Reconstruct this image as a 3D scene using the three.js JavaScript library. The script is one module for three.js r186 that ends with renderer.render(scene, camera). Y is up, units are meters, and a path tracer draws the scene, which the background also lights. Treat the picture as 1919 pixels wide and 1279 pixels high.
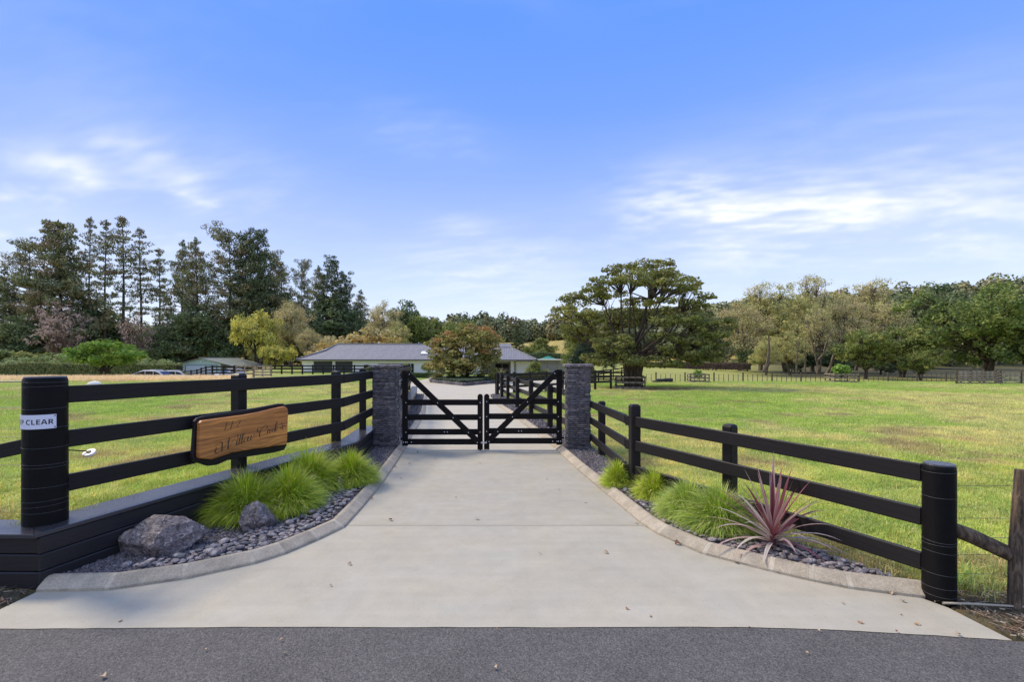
import * as THREE from 'three';
import { mergeGeometries, mergeVertices } from 'three/addons/utils/BufferGeometryUtils.js';
import { ConvexGeometry } from 'three/addons/geometries/ConvexGeometry.js';

// ---------------------------------------------------------------- camera, sky, sun, exposure
const scene = new THREE.Scene();
const F = 900, CX = 959.5, HY = 668, EYE = 2.0;            // focal length, centre and horizon in pixels of the 1919 x 1279 photograph
const camera = new THREE.PerspectiveCamera(2 * Math.atan(639.5 / F) * 180 / Math.PI, 1919 / 1279, 0.1, 3000);
camera.position.set(0, EYE, 0);
camera.lookAt(0, EYE, -10);
camera.setViewOffset(1919, 1279, 0, 639.5 - HY, 1919, 1279);
const renderer = new THREE.WebGLRenderer({ antialias: true });
renderer.toneMapping = THREE.LinearToneMapping;
renderer.toneMappingExposure = 1.21;
renderer.shadowMap.enabled = true;

const SUN = new THREE.Vector3(-0.60, 0.74, -0.29).normalize();
const sun = new THREE.DirectionalLight(new THREE.Color(1.0, 0.86, 0.66), 3.0);
sun.position.copy(SUN).multiplyScalar(120);
sun.castShadow = true;
sun.shadow.radius = 22;
sun.shadow.mapSize.set(4096, 4096);
Object.assign(sun.shadow.camera, { left: -80, right: 80, top: 80, bottom: -80, near: 1, far: 400 });
scene.add(sun, sun.target);

// ---------------------------------------------------------------- numbers
function rng(seed) { let a = seed >>> 0; return () => { a = (a + 0x6D2B79F5) | 0; let t = Math.imul(a ^ (a >>> 15), 1 | a); t = (t + Math.imul(t ^ (t >>> 7), 61 | t)) ^ t; return ((t ^ (t >>> 14)) >>> 0) / 4294967296; }; }
const lerp = (a, b, t) => a + (b - a) * t;
const clamp = (x, a = 0, b = 1) => Math.min(b, Math.max(a, x));
const smooth = (a, b, x) => { const t = clamp((x - a) / (b - a)); return t * t * (3 - 2 * t); };
const hash = (x, y, s = 0) => { let h = Math.imul(x | 0, 374761393) + Math.imul(y | 0, 668265263) + Math.imul(s | 0, 2147483647 ^ 40503); h = Math.imul(h ^ (h >>> 13), 1274126177); return ((h ^ (h >>> 16)) >>> 0) / 4294967296; };
function vnoise(x, y, s = 0, per = 0) {
  const ix = Math.floor(x), iy = Math.floor(y), fx = x - ix, fy = y - iy, u = fx * fx * (3 - 2 * fx), v = fy * fy * (3 - 2 * fy);
  const m = per ? (k) => ((k % per) + per) % per : (k) => k;
  return lerp(lerp(hash(m(ix), m(iy), s), hash(m(ix + 1), m(iy), s), u), lerp(hash(m(ix), m(iy + 1), s), hash(m(ix + 1), m(iy + 1), s), u), v);
}
function fbm(x, y, oct = 4, s = 0, per = 0) { let a = 0.5, t = 0, n = 0; for (let i = 0; i < oct; i++) { t += a * vnoise(x, y, s + i * 17, per); n += a; a *= 0.5; x *= 2; y *= 2; per *= 2; } return t / n; }
function vnoise3(x, y, z, s = 0) { const iz = Math.floor(z), f = z - iz, w = f * f * (3 - 2 * f); return lerp(vnoise(x, y, s + iz * 101), vnoise(x, y, s + (iz + 1) * 101), w); }
const along = (pts, d) => { if (d <= pts[0][0]) return pts[0][1]; for (let i = 1; i < pts.length; i++) if (d <= pts[i][0]) return lerp(pts[i - 1][1], pts[i][1], (d - pts[i - 1][0]) / (pts[i][0] - pts[i - 1][0])); return pts[pts.length - 1][1]; };
const V = (x, y, z) => new THREE.Vector3(x, y, z);
const gx = (px, D) => (px - CX) / F * D;                   // metres to the right of the camera of a photograph column at a distance
const gy = (py, D) => EYE - (py - HY) / F * D;

// the sky: clear blue, paler towards the horizon, thin high cloud
{
  const W = 2048, Hh = 1024, data = new Float32Array(W * Hh * 4);
  const stops = [[-90, .62, .66, .70], [-1, .66, .71, .78], [0, .78, .85, .97], [4, .70, .79, .97], [8, .54, .67, .94], [14, .385, .515, .92], [20, .262, .41, .91], [27, .165, .33, .90], [36, .116, .288, .90], [55, .105, .31, .93], [90, .10, .30, .90]];
  // thin clouds: column and row in the photograph's directions, half widths in degrees, strength
  const puffs = [[1300, 392, 6, 3.4, .75], [1430, 405, 8, 1.8, .6], [1590, 385, 7, 2.2, .6], [1370, 470, 4, 3.2, .45], [1260, 365, 5, 2.6, .4], [1700, 330, 14, 7, .30], [1850, 420, 12, 4, .42], [1560, 440, 16, 5, .30],
    [138, 328, 2.2, 1.3, .95], [50, 315, 6, 2.6, .38], [365, 368, 1.8, 1.6, .85], [320, 330, 5, 3, .4], [228, 268, 3.0, 1.6, .4], [80, 400, 7, 1.6, .55], [20, 445, 8, 3, .55], [330, 440, 6, 1.8, .35], [880, 430, 3.6, 1.2, .5], [870, 498, 5, 1.8, .5], [790, 255, 6, 2.4, .32], [660, 425, 2, .7, .3], [500, 360, 5, 3.5, .22], [60, 60, 14, 6, .14], [1010, 480, 5, 1.5, .3], [950, 560, 14, 3, .35], [1000, 500, 16, 5, .16]].map(([px, py, w, h, s]) => {
    const x = (px - CX) / F, y = (HY - py) / F; return { az: Math.atan2(x, 1), el: Math.atan2(y, Math.hypot(1, x)), w: w * Math.PI / 180, h: h * Math.PI / 180, s };
  });
  for (let r = 0; r < Hh; r++) {
    const el = ((r + .5) / Hh - .5) * Math.PI, e = el * 180 / Math.PI;
    let k = 1; while (k < stops.length - 1 && e > stops[k][0]) k++;
    const t = clamp((e - stops[k - 1][0]) / (stops[k][0] - stops[k - 1][0])), base = [1, 2, 3].map((c) => lerp(stops[k - 1][c], stops[k][c], t));
    for (let c = 0; c < W; c++) {
      const round = ((c + .5) / W - .5) * 2 * Math.PI, az = Math.atan2(Math.cos(round), -Math.sin(round));   // 0 ahead, + to the right
      let cl = 0;
      if (e > -2) {
        const dx = Math.cos(round) * Math.cos(el), dz = Math.sin(round) * Math.cos(el), q = 1 / (Math.sin(Math.max(el, 0)) + .12), u = dx * q, v = dz * q;
        const wx = fbm(u * 1.1 + 9, v * 1.1, 3, 5) - .5, wisp = fbm(u * 2.2 + wx * 3 + v * .9, v * 5.5 + wx * 4 - u * 1.2, 6, 21), fine = fbm(u * 9 + wx * 6, v * 22 - u * 5, 4, 44);
        const streak = smooth(.34, .72, wisp * .72 + fine * .28);
        for (const p of puffs) {
          const da = (az - p.az) * Math.cos(p.el), de = el - p.el + da * .12; if (Math.abs(da) > p.w * 3 || Math.abs(de) > p.h * 3) continue;
          cl += p.s * Math.exp(-((da / p.w) ** 2 + (de / p.h) ** 2) * .9) * (.15 + .44 * streak * (.5 + 1.0 * fine));
        }
        const veil = smooth(.40, .62, fbm(u * .55 + 3, v * .55 + 8, 4, 71) * .7 + wisp * .3);          // high cloud added overhead and behind the view to whiten the sky light
        cl += veil * .85 * smooth(33, 52, e + Math.abs(az) * 6) * (.6 + .4 * streak) + veil * .3 * smooth(1.1, 1.7, Math.abs(az)) * smooth(2, 20, e);
      }
      cl = clamp(cl, 0, .93);
      const o = (r * W + c) * 4;
      data[o] = lerp(base[0], .90, cl); data[o + 1] = lerp(base[1], .92, cl); data[o + 2] = lerp(base[2], .985, cl); data[o + 3] = 1;
    }
  }
  const t = new THREE.DataTexture(data, W, Hh, THREE.RGBAFormat, THREE.FloatType);
  t.mapping = THREE.EquirectangularReflectionMapping; t.magFilter = t.minFilter = THREE.LinearFilter; t.needsUpdate = true;
  scene.background = t; scene.environment = t;
}

// ---------------------------------------------------------------- textures and materials
function tex(size, fn, srgb = true, h = size) {
  const d = new Uint8Array(size * h * 4);
  for (let y = 0; y < h; y++) for (let x = 0; x < size; x++) { const c = fn(x / size, y / h, x, y), o = (y * size + x) * 4; for (let k = 0; k < 3; k++) d[o + k] = clamp(Array.isArray(c) ? c[k] : c) * 255; d[o + 3] = 255; }
  const t = new THREE.DataTexture(d, size, h); t.wrapS = t.wrapT = THREE.RepeatWrapping; t.magFilter = THREE.LinearFilter; t.minFilter = THREE.LinearMipmapLinearFilter; t.generateMipmaps = true;
  if (srgb) t.colorSpace = THREE.SRGBColorSpace; t.needsUpdate = true; return t;
}
const rep = (t, m) => { const c = t.clone(); c.repeat.set(1 / m, 1 / m); c.needsUpdate = true; return c; };   // uv in metres, one repeat every m metres
const std = (o) => new THREE.MeshStandardMaterial({ roughness: .8, metalness: 0, ...o });
const phys = (o) => new THREE.MeshPhysicalMaterial({ roughness: .8, metalness: 0, ...o });
const lin = (r, g, b) => new THREE.Color().setRGB(r, g, b);
const grainTex = tex(512, (u, v) => { const w = fbm(u * 4, v * 4, 3, 3, 4), s = fbm(u * 3 + w * .35, v * 60, 4, 8, 0) ; const g = fbm(u * 16, v * 256, 2, 31, 0); return .62 + .38 * (s * .6 + g * .4); }, false);
const blotch = tex(512, (u, v) => fbm(u * 6, v * 6, 6, 12, 6), false);
const fineNoise = tex(512, (u, v, x, y) => .35 * fbm(u * 64, v * 64, 3, 4, 64) + .65 * hash(x, y, 7), false);
const concreteTex = tex(1024, (u, v, x, y) => {
  const b = fbm(u * 5, v * 5, 5, 2, 5), m = fbm(u * 24, v * 24, 4, 6, 24), f = hash(x, y, 3), sweep = fbm(u * 3, v * 40, 3, 91, 0), spot = fbm(u * 9, v * 9, 3, 55, 9);
  let k = .715 + (b - .5) * .045 + (m - .5) * .05 + (f - .5) * .06 + (sweep - .5) * .03; const warm = (spot - .5) * .03;
  if (hash(x >> 1, y >> 1, 77) > .9992) k -= .18;
  return [k + .012 + warm * .6, k, k - .035 - warm];
});
const kerbTex = tex(512, (u, v, x, y) => { const b = fbm(u * 6, v * 6, 4, 2, 6), f = hash(x, y, 3), g = fbm(u * 90, v * 90, 2, 7, 90); const k = .58 + (b - .5) * .16 + (f - .5) * .12 + (g - .5) * .14; return [k + .01, k, k - .03]; });
const asphaltTex = tex(1024, (u, v, x, y) => {
  const g = fbm(u * 128, v * 128, 2, 9, 128), b = fbm(u * 5, v * 5, 4, 14, 5), h = hash(x, y, 5), st = vnoise(u * 260, v * 260, 19, 260);
  let k = .345 + (b - .5) * .08 + (g - .5) * .19; if (st > .74) k += .22 * (st - .74) * 4 * h; if (st < .24) k -= .10; if (h > .996) k += .25;
  return [k * 1.025, k * .992, k * .945];
});
const asphaltBump = tex(512, (u, v) => fbm(u * 100, v * 100, 3, 9, 100), false);
const grassTex = tex(1024, (u, v, x, y) => {
  const a = fbm(u * 12, v * 12, 4, 3, 12), b = fbm(u * 150, v * 150, 3, 8, 150), c = fbm(u * 40, v * 40, 3, 15, 40), h = hash(x, y, 2);
  const k = .40 + .42 * (b * .55 + c * .25 + h * .2) + (a - .5) * .2, d = (c - .5) * .22;
  return [k + .06 + d, k + .08, k - .07 - d];
});
const barkTex = tex(256, (u, v) => { const s = fbm(u * 26, v * 5, 4, 4, 0), b = fbm(u * 6, v * 6, 3, 9, 6); const k = .25 + .55 * s + (b - .5) * .3; return [k, k * .93, k * .84]; });
const rockTex = tex(512, (u, v, x, y) => { const a = fbm(u * 7, v * 7, 5, 31, 7), b = fbm(u * 30, v * 30, 4, 41, 30), h = hash(x, y, 8), vein = Math.abs(fbm(u * 5 + 3, v * 5, 4, 61, 5) - .5); let k = .42 + (a - .5) * .42 + (b - .5) * .42 + (h - .5) * .12; if (vein < .012) k += .22; const p = fbm(u * 4, v * 4, 3, 71, 4) - .5; return [k + p * .05 + .012, k - .004, k + .006 - p * .03]; });

const M = {
  black: phys({ specularIntensity: .36, color: lin(.024, .0210, .0205), map: rep(grainTex, 1.3), roughness: .55, roughnessMap: rep(grainTex, .9), bumpMap: rep(grainTex, .9), bumpScale: .005 }),
  blackRound: phys({ specularIntensity: .28, color: lin(.0075, .0068, .0068), roughness: .62, roughnessMap: rep(grainTex, .7), bumpMap: rep(blotch, .25), bumpScale: .004 }),
  wallBlack: phys({ specularIntensity: .6, color: lin(.034, .0305, .031), map: rep(grainTex, 1.2), roughness: .46, roughnessMap: rep(grainTex, .9), bumpMap: rep(grainTex, .9), bumpScale: .003 }),
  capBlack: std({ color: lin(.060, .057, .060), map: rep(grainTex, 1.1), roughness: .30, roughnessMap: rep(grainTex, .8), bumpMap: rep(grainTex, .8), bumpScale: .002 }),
  gateBlack: phys({ specularIntensity: .28, color: lin(.0095, .0078, .0078), roughness: .62, bumpMap: rep(grainTex, .8), bumpScale: .001 }),
  steel: std({ color: lin(.62, .62, .62), metalness: .7, roughness: .42 }),
  wire: std({ color: lin(.16, .16, .16), metalness: .5, roughness: .5 }),
  concrete: std({ map: rep(concreteTex, 3.1), color: lin(.845, .808, .70), roughness: .86, bumpMap: rep(blotch, .35), bumpScale: .0025 }),
  concrete2: std({ map: rep(concreteTex, 2.7), color: lin(.80, .765, .665), roughness: .86, bumpMap: rep(blotch, .35), bumpScale: .0025 }),
  concrete3: std({ map: rep(concreteTex, 3.7), color: lin(.99, .945, .82), roughness: .86, bumpMap: rep(blotch, .35), bumpScale: .0025 }),
  jointFill: std({ color: lin(.14, .13, .12), roughness: .95 }),
  kerb: std({ map: rep(kerbTex, .6), color: lin(1.36, 1.21, 1.00), roughness: .92, bumpMap: rep(fineNoise, .35), bumpScale: .0022 }),
  kerb2: std({ map: rep(kerbTex, .7), color: lin(1.20, 1.08, .90), roughness: .92, bumpMap: rep(fineNoise, .35), bumpScale: .0022 }),
  mortar: std({ map: rep(kerbTex, .5), color: lin(1.50, 1.37, 1.16), roughness: .95 }),
  asphalt: std({ map: rep(asphaltTex, 1.15), roughness: .88, bumpMap: rep(asphaltBump, .8), bumpScale: .004 }),
  gravelBase: std({ map: rep(rockTex, .5), color: lin(1.15, 1.06, .96), roughness: 1 }),
  stone: [[.060, .062, .070], [.082, .083, .090], [.045, .047, .053], [.115, .114, .118], [.068, .070, .080]].map((c) => std({ color: lin(...c).multiply(lin(7.6, 7.2, 6.6)), roughness: .62, bumpMap: rep(blotch, .12), bumpScale: .006, map: rep(rockTex, .35) })),
  pebble: [[.15, .15, .155], [.20, .198, .196], [.115, .117, .122], [.25, .243, .232], [.175, .152, .142], [.145, .156, .156]].map((c) => std({ color: lin(...c).multiply(lin(7.4, 7.15, 6.6)), roughness: .7, map: rep(rockTex, .6), bumpMap: rep(fineNoise, .3), bumpScale: .001 })),
  rock: std({ map: rep(rockTex, .55), color: lin(1.04, .93, .82), roughness: .78, bumpMap: rep(blotch, .14), bumpScale: .014 }),
  greyWood: std({ map: rep(barkTex, .5), color: lin(1.25, 1.16, 1.04), roughness: .95 }),
  paleWood: std({ map: rep(barkTex, .5), color: lin(1.6, 1.5, 1.34), roughness: .95 }),
  brownWood: std({ map: rep(barkTex, .3), color: lin(.50, .41, .32), roughness: .92, bumpMap: rep(barkTex, .3), bumpScale: .006 }),
  darkPost: std({ color: lin(.10, .075, .06), roughness: .95 }),
  bark: std({ map: barkTex, color: lin(.30, .25, .21), roughness: 1 }),
  barkGrey: std({ map: barkTex, color: lin(.62, .56, .50), roughness: 1 }),
  barkPine: std({ map: barkTex, color: lin(.36, .31, .28), roughness: 1 }),
  barkDead: std({ map: barkTex, color: lin(.70, .58, .52), roughness: 1 }),
  leaf: new THREE.MeshPhysicalMaterial({ vertexColors: true, roughness: .85, transmission: .38, thickness: 0, specularIntensity: .3, side: THREE.DoubleSide }),
  needle: phys({ vertexColors: true, roughness: .9, specularIntensity: .15, side: THREE.DoubleSide }),
  blade: new THREE.MeshPhysicalMaterial({ vertexColors: true, roughness: .62, transmission: .35, thickness: 0, specularIntensity: .5, side: THREE.DoubleSide }),
  
  white: std({ color: lin(.80, .77, .76), roughness: .7, bumpMap: rep(blotch, 1), bumpScale: .004 }),
  whitePlastic: std({ color: lin(.78, .78, .74), roughness: .45 }),
  darkDoor: std({ color: lin(.035, .035, .042), roughness: .5 }),
  glass: std({ color: lin(.02, .024, .028), roughness: .06, metalness: 0 }),
};

// ---------------------------------------------------------------- object helpers
const taken = new Map();
function numbered(n) { const k = taken.get(n) ?? 0; taken.set(n, k + 1); return k ? n + '_' + String(k).padStart(3, '0') : n; }
function mesh(name, g, m, parent) { const o = new THREE.Mesh(g, m); o.name = parent ? name : numbered(name); o.castShadow = o.receiveShadow = true; (parent ?? scene).add(o); return o; }
function thing(name, label, category, pos = [0, 0, 0], group) { const g = new THREE.Group(); g.name = numbered(name); g.position.set(...pos); g.userData = { label, category }; if (group) g.userData.group = group; scene.add(g); return g; }
function tag(o, label, category, group) { o.userData = { label, category }; if (group) o.userData.group = group; return o; }
function copyOf(src, name, label, pos, turn = 0, group) { const c = src.clone(); c.name = numbered(name); c.position.set(...pos); c.rotation.y = turn; c.userData = { ...src.userData, label }; if (group) c.userData.group = group; scene.add(c); return c; }
function struct(name, g, m) { const o = g instanceof THREE.BufferGeometry ? mesh(name, g, m) : thing(name); o.userData = { kind: 'structure' }; return o; }

function boxUV(g) {                                          // uv in metres across the face's main axis
  if (g.index) g = g.toNonIndexed(); const p = g.attributes.position, uv = new Float32Array(p.count * 2), a = V(), b = V(), c = V(), n = V();
  for (let i = 0; i < p.count; i += 3) {
    a.fromBufferAttribute(p, i); b.fromBufferAttribute(p, i + 1); c.fromBufferAttribute(p, i + 2); n.subVectors(b, a).cross(c.clone().sub(a));
    const x = Math.abs(n.x), y = Math.abs(n.y), z = Math.abs(n.z);
    for (let k = 0; k < 3; k++) { const q = [a, b, c][k], o = (i + k) * 2; if (y >= x && y >= z) { uv[o] = q.x; uv[o + 1] = q.z; } else if (z >= x) { uv[o] = q.x; uv[o + 1] = q.y; } else { uv[o] = q.z; uv[o + 1] = q.y; } }
  }
  g.setAttribute('uv', new THREE.BufferAttribute(uv, 2)); return g;
}
function chamfer(w, h, d, c = .006) {                        // a box with bevelled edges, centred
  const pts = [], X = w / 2, Y = h / 2, Z = d / 2; c = Math.min(c, X * .45, Y * .45, Z * .45);
  for (const x of [-1, 1]) for (const y of [-1, 1]) for (const z of [-1, 1]) pts.push(V(x * X, y * (Y - c), z * (Z - c)), V(x * (X - c), y * Y, z * (Z - c)), V(x * (X - c), y * (Y - c), z * Z));
  return boxUV(new ConvexGeometry(pts));
}
const box = (w, h, d, x = 0, y = 0, z = 0) => boxUV(new THREE.BoxGeometry(w, h, d)).translate(x, y, z);
function between(a, b, h, t, c = .006) {                     // a board from a to b, h tall, t thick
  const d = b.clone().sub(a), L = d.length(), x = d.clone().normalize(), z = V().crossVectors(x, V(0, 1, 0)).normalize(), y = V().crossVectors(z, x);
  return chamfer(L, h, t, c).applyMatrix4(new THREE.Matrix4().makeBasis(x, y, z).setPosition(a.clone().add(b).multiplyScalar(.5)));
}
const merge = (list) => mergeGeometries(list.map((g) => { g = g.index ? g.toNonIndexed() : g; for (const k of Object.keys(g.attributes)) if (!['position', 'normal', 'uv', 'color'].includes(k)) g.deleteAttribute(k); return g; }));
class GB {                                                   // collects triangles
  constructor() { this.p = []; this.n = []; this.c = []; this.u = []; this.i = []; }
  vert(x, y, z, nx, ny, nz, u, v, c) { this.p.push(x, y, z); this.n.push(nx, ny, nz); this.u.push(u, v); if (c) this.c.push(c[0], c[1], c[2]); return this.p.length / 3 - 1; }
  tube(pts, rad, sides = 6, col, cap = false) {
    let ref = Math.abs(pts[1].y - pts[0].y) > .7 * pts[1].distanceTo(pts[0]) ? V(1, 0, 0) : V(0, 1, 0), prev = null, len = 0;
    for (let k = 0; k < pts.length; k++) {
      const t = V().subVectors(pts[Math.min(k + 1, pts.length - 1)], pts[Math.max(k - 1, 0)]).normalize(), bx = V().crossVectors(ref, t).normalize(), by = V().crossVectors(t, bx); if (k) len += pts[k].distanceTo(pts[k - 1]);
      const row = [];
      for (let s = 0; s <= sides; s++) { const a = s / sides * Math.PI * 2, ca = Math.cos(a), sa = Math.sin(a), nx = bx.x * ca + by.x * sa, ny = bx.y * ca + by.y * sa, nz = bx.z * ca + by.z * sa; row.push(this.vert(pts[k].x + nx * rad[k], pts[k].y + ny * rad[k], pts[k].z + nz * rad[k], nx, ny, nz, s / sides * Math.max(1, Math.round(rad[0] * 5)), len * .5, col)); }
      if (prev) for (let s = 0; s < sides; s++) this.i.push(prev[s], prev[s + 1], row[s], row[s], prev[s + 1], row[s + 1]);
      prev = row; ref = by.clone().multiplyScalar(1); ref = V().crossVectors(t, bx);
    }
    return this;
  }
  leaf(x, y, z, nx, ny, nz, tx, ty, tz, w, h, c) {          // a diamond, long way along t
    let l = Math.hypot(nx, ny, nz) || 1; nx /= l; ny /= l; nz /= l; const d = tx * nx + ty * ny + tz * nz; tx -= d * nx; ty -= d * ny; tz -= d * nz; l = Math.hypot(tx, ty, tz) || 1; tx /= l; ty /= l; tz /= l;
    const bx = ny * tz - nz * ty, by = nz * tx - nx * tz, bz = nx * ty - ny * tx, o = this.p.length / 3;
    this.p.push(x - tx * h, y - ty * h, z - tz * h, x + bx * w, y + by * w, z + bz * w, x + tx * h, y + ty * h, z + tz * h, x - bx * w, y - by * w, z - bz * w);
    for (let k = 0; k < 4; k++) { this.n.push(nx, ny, nz); this.c.push(c[0], c[1], c[2]); this.u.push(0, 0); }
    this.i.push(o, o + 2, o + 1, o, o + 3, o + 2);
  }
  quad(a, b, c, d, col, uv) { const n = V().subVectors(b, a).cross(V().subVectors(d, a)).normalize(), o = this.p.length / 3; [a, b, c, d].forEach((q, k) => this.vert(q.x, q.y, q.z, n.x, n.y, n.z, uv ? uv[k][0] : 0, uv ? uv[k][1] : 0, col)); this.i.push(o, o + 1, o + 2, o, o + 2, o + 3); }
  get() { const g = new THREE.BufferGeometry(); g.setAttribute('position', new THREE.Float32BufferAttribute(this.p, 3)); g.setAttribute('normal', new THREE.Float32BufferAttribute(this.n, 3)); g.setAttribute('uv', new THREE.Float32BufferAttribute(this.u, 2)); if (this.c.length) g.setAttribute('color', new THREE.Float32BufferAttribute(this.c, 3)); g.setIndex(this.i); return g; }
}

// ---------------------------------------------------------------- the lie of the land (D is the distance ahead, -z)
const farFrom = (line, x, d) => { let m = 1e9; for (let i = 0; i < line.length - 1; i++) { const [d0, x0] = line[i], [d1, x1] = line[i + 1], t = clamp(((d - d0) * (d1 - d0) + (x - x0) * (x1 - x0)) / ((d1 - d0) ** 2 + (x1 - x0) ** 2)); m = Math.min(m, Math.hypot(x - lerp(x0, x1, t), d - lerp(d0, d1, t))); } return m; };
const kerbL = [[3.2, -4.02], [4.06, -4.02], [4.09, -3.43], [4.30, -2.91], [4.615, -2.46], [4.84, -2.28], [5.23, -2.09], [5.59, -1.95], [6.38, -1.97], [7.53, -2.03], [10.34, -2.29], [17.6, -3.18], [27, -4.77], [30, -6.2], [34, -8], [40, -9.2], [62, -9.5]];
const kerbR = [[3.2, 3.5], [3.94, 3.44], [4.12, 2.88], [4.265, 2.63], [4.455, 2.37], [4.84, 1.91], [5.39, 1.62], [5.73, 1.53], [6.87, 1.37], [8.49, 1.137], [10.65, .893], [15.5, .21], [19.8, -.5], [24.3, -1.2], [26.6, -1.35], [28, -1.15], [29.2, -.4], [30.5, 1.2], [33, 4], [40, 5], [62, 5]];
const wallL = [[4.1, -4.08], [8.5, -2.77], [10.4, -2.93], [10.65, -2.72], [17.4, -3.76], [27, -5.3], [30, -6.6], [60, -10]];
const fenceR = [[3.9, 3.55], [4.0, 3.36], [5.65, 2.50], [7.15, 1.74], [10.2, 1.62], [10.6, 1.55], [16, .72], [22, -.1], [27.5, -.75], [29, .2], [31, 2.2], [36, 6], [60, 7]];
const hillA = [[-1.4, 5], [-.6, 7], [-.1, 8.6], [.05, 9.6], [.2, 11], [.4, 15], [.7, 23], [1.05, 29], [1.5, 31]];
function H(x, D) {
  const R = D > 1 ? x / D : 0, right = lerp(.012, .024, smooth(0, 8, x));
  let y = -right * Math.max(0, Math.min(D, 62) - 10);
  const wx = along(wallL, D) - .05, w = D < 28 ? .2 : lerp(.2, 9, smooth(28, 37, D)), left = smooth(wx, wx - w, x) * smooth(4.2, 4.36, D);
  y = lerp(y, .44 - .012 * (Math.min(D, 62) - 4), left);
  y -= 1.15 * smooth(43, 54, D) * smooth(-.5, -.64, R);
  if (D > 62) y += Math.min(D - 62, 50) * .028 * smooth(.66, .32, R) * smooth(.05, .2, R);
  y += along(hillA, R) * smooth(125, 232, D);
  const rough = left > .5 || x > along(fenceR, D) + .3 || D > 62 ? 1 : 0;
  return y + rough * ((fbm(x * .35, D * .35, 3, 5) - .5) * .10 + (D > 130 ? (fbm(x * .03, D * .03, 3, 9) - .5) * 4 * smooth(130, 200, D) : 0));
}
const onDrive = (x, D) => D > 3.4 && D < 62 && x > along(kerbL, D) - .02 && x < along(kerbR, D) + .02;
const inBedL = (x, D) => D > 4.1 && D < 28 && x <= along(kerbL, D) && x >= along(wallL, D) - .06;
const inBedR = (x, D) => D > 3.9 && D < 28 && x >= along(kerbR, D) && x <= along(fenceR, D) + .1;
// grass colour: greener and drier patches, bare soil, long dry seed heads, the golden hill
function turfColor(x, D) {
  const R = D > 1 ? x / D : 0, p = fbm(x * .16 + 40, D * .16, 4, 61), q = fbm(x * .9, D * .9, 3, 62), s = fbm(x * .05, D * .05, 3, 63);
  let dry = smooth(.40, .64, p * .55 + q * .45) * .85 * lerp(.4, 1, smooth(5, 12, D)); let c = [lerp(.275, .44, dry), lerp(.352, .41, dry), lerp(.074, .172, dry)];
  const mix = (t, r, g, b) => { c = [lerp(c[0], r, t), lerp(c[1], g, t), lerp(c[2], b, t)]; };
  if (D > 42 && x > 4) mix(smooth(43, 52, D) * .6 * smooth(.4, .6, 1 - s), .26, .37, .07);
  if (x < -4 && D > 30 && R < -.5) mix(smooth(34, 42, D + (q - .5) * 9) * .85, .50, .40, .23);       // long dry grass by the far edge
  if (D > 60 && x > 0) mix(smooth(60, 64, D) * .8, .42, .38, .16);
  if (D > 115) mix(smooth(115, 135, D), .50, .38, .19);
  if (R > .3 && D > 66) mix(smooth(68, 76, D) * smooth(.45, .6, R), .10, .085, .045);
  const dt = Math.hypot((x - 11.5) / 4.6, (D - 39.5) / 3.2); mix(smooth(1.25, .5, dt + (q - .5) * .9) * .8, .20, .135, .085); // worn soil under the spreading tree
  if (x > 3.3 && D < 4.25) mix(smooth(4.3, 3.95, D + (q - .5) * .5), .13, .095, .07);
  if (x < -3.9 && D < 4.2) mix(1, .10, .09, .085);
  const fp = fbm(x * 2.7 + 7, D * 2.7, 2, 64) - .5; c = c.map((v, i) => v * (1 + fp * (i === 0 ? .55 : .38)));
  if (q > .62 && D < 60) mix(smooth(.62, .75, q) * .5, .24, .17, .10);
  return c;
}
// ---------------------------------------------------------------- ground, road, driveway
{
  const axis = (list) => { const o = []; for (const [a, b, s] of list) for (let v = a; v < b - 1e-6; v += s) o.push(v); o.push(list[list.length - 1][1]); return o; };
  const xs = axis([[-900, -200, 50], [-200, -80, 8], [-80, -30, 2], [-30, -8, .6], [-8, 6, .12], [6, 20, .5], [20, 70, 2], [70, 300, 8], [300, 900, 50]]);
  const ds = axis([[-120, -10, 10], [-10, 3, 1], [3, 12, .12], [12, 30, .4], [30, 70, 1], [70, 140, 3], [140, 320, 8], [320, 1200, 80]]);
  const P = [], C = [], U = [], I = [];
  for (const D of ds) for (const x of xs) {
    let y = H(x, D) - .004; if (onDrive(x, D) || D < 3.5) y -= .06; else if (inBedL(x, D) || inBedR(x, D)) y -= .03;
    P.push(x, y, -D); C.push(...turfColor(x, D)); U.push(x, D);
  }
  const nx = xs.length; for (let r = 0; r < ds.length - 1; r++) for (let c = 0; c < nx - 1; c++) { const a = r * nx + c; I.push(a, a + 1, a + nx, a + 1, a + nx + 1, a + nx); }
  const g = new THREE.BufferGeometry(); g.setAttribute('position', new THREE.Float32BufferAttribute(P, 3)); g.setAttribute('color', new THREE.Float32BufferAttribute(C.map((v) => v * 1.9), 3)); g.setAttribute('uv', new THREE.Float32BufferAttribute(U, 2)); g.setIndex(I); g.computeVertexNormals();
  struct('ground', g, std({ vertexColors: true, map: rep(grassTex, 2.3), roughness: 1, bumpMap: rep(grassTex, 2.3), bumpScale: .03 }));
}
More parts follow.
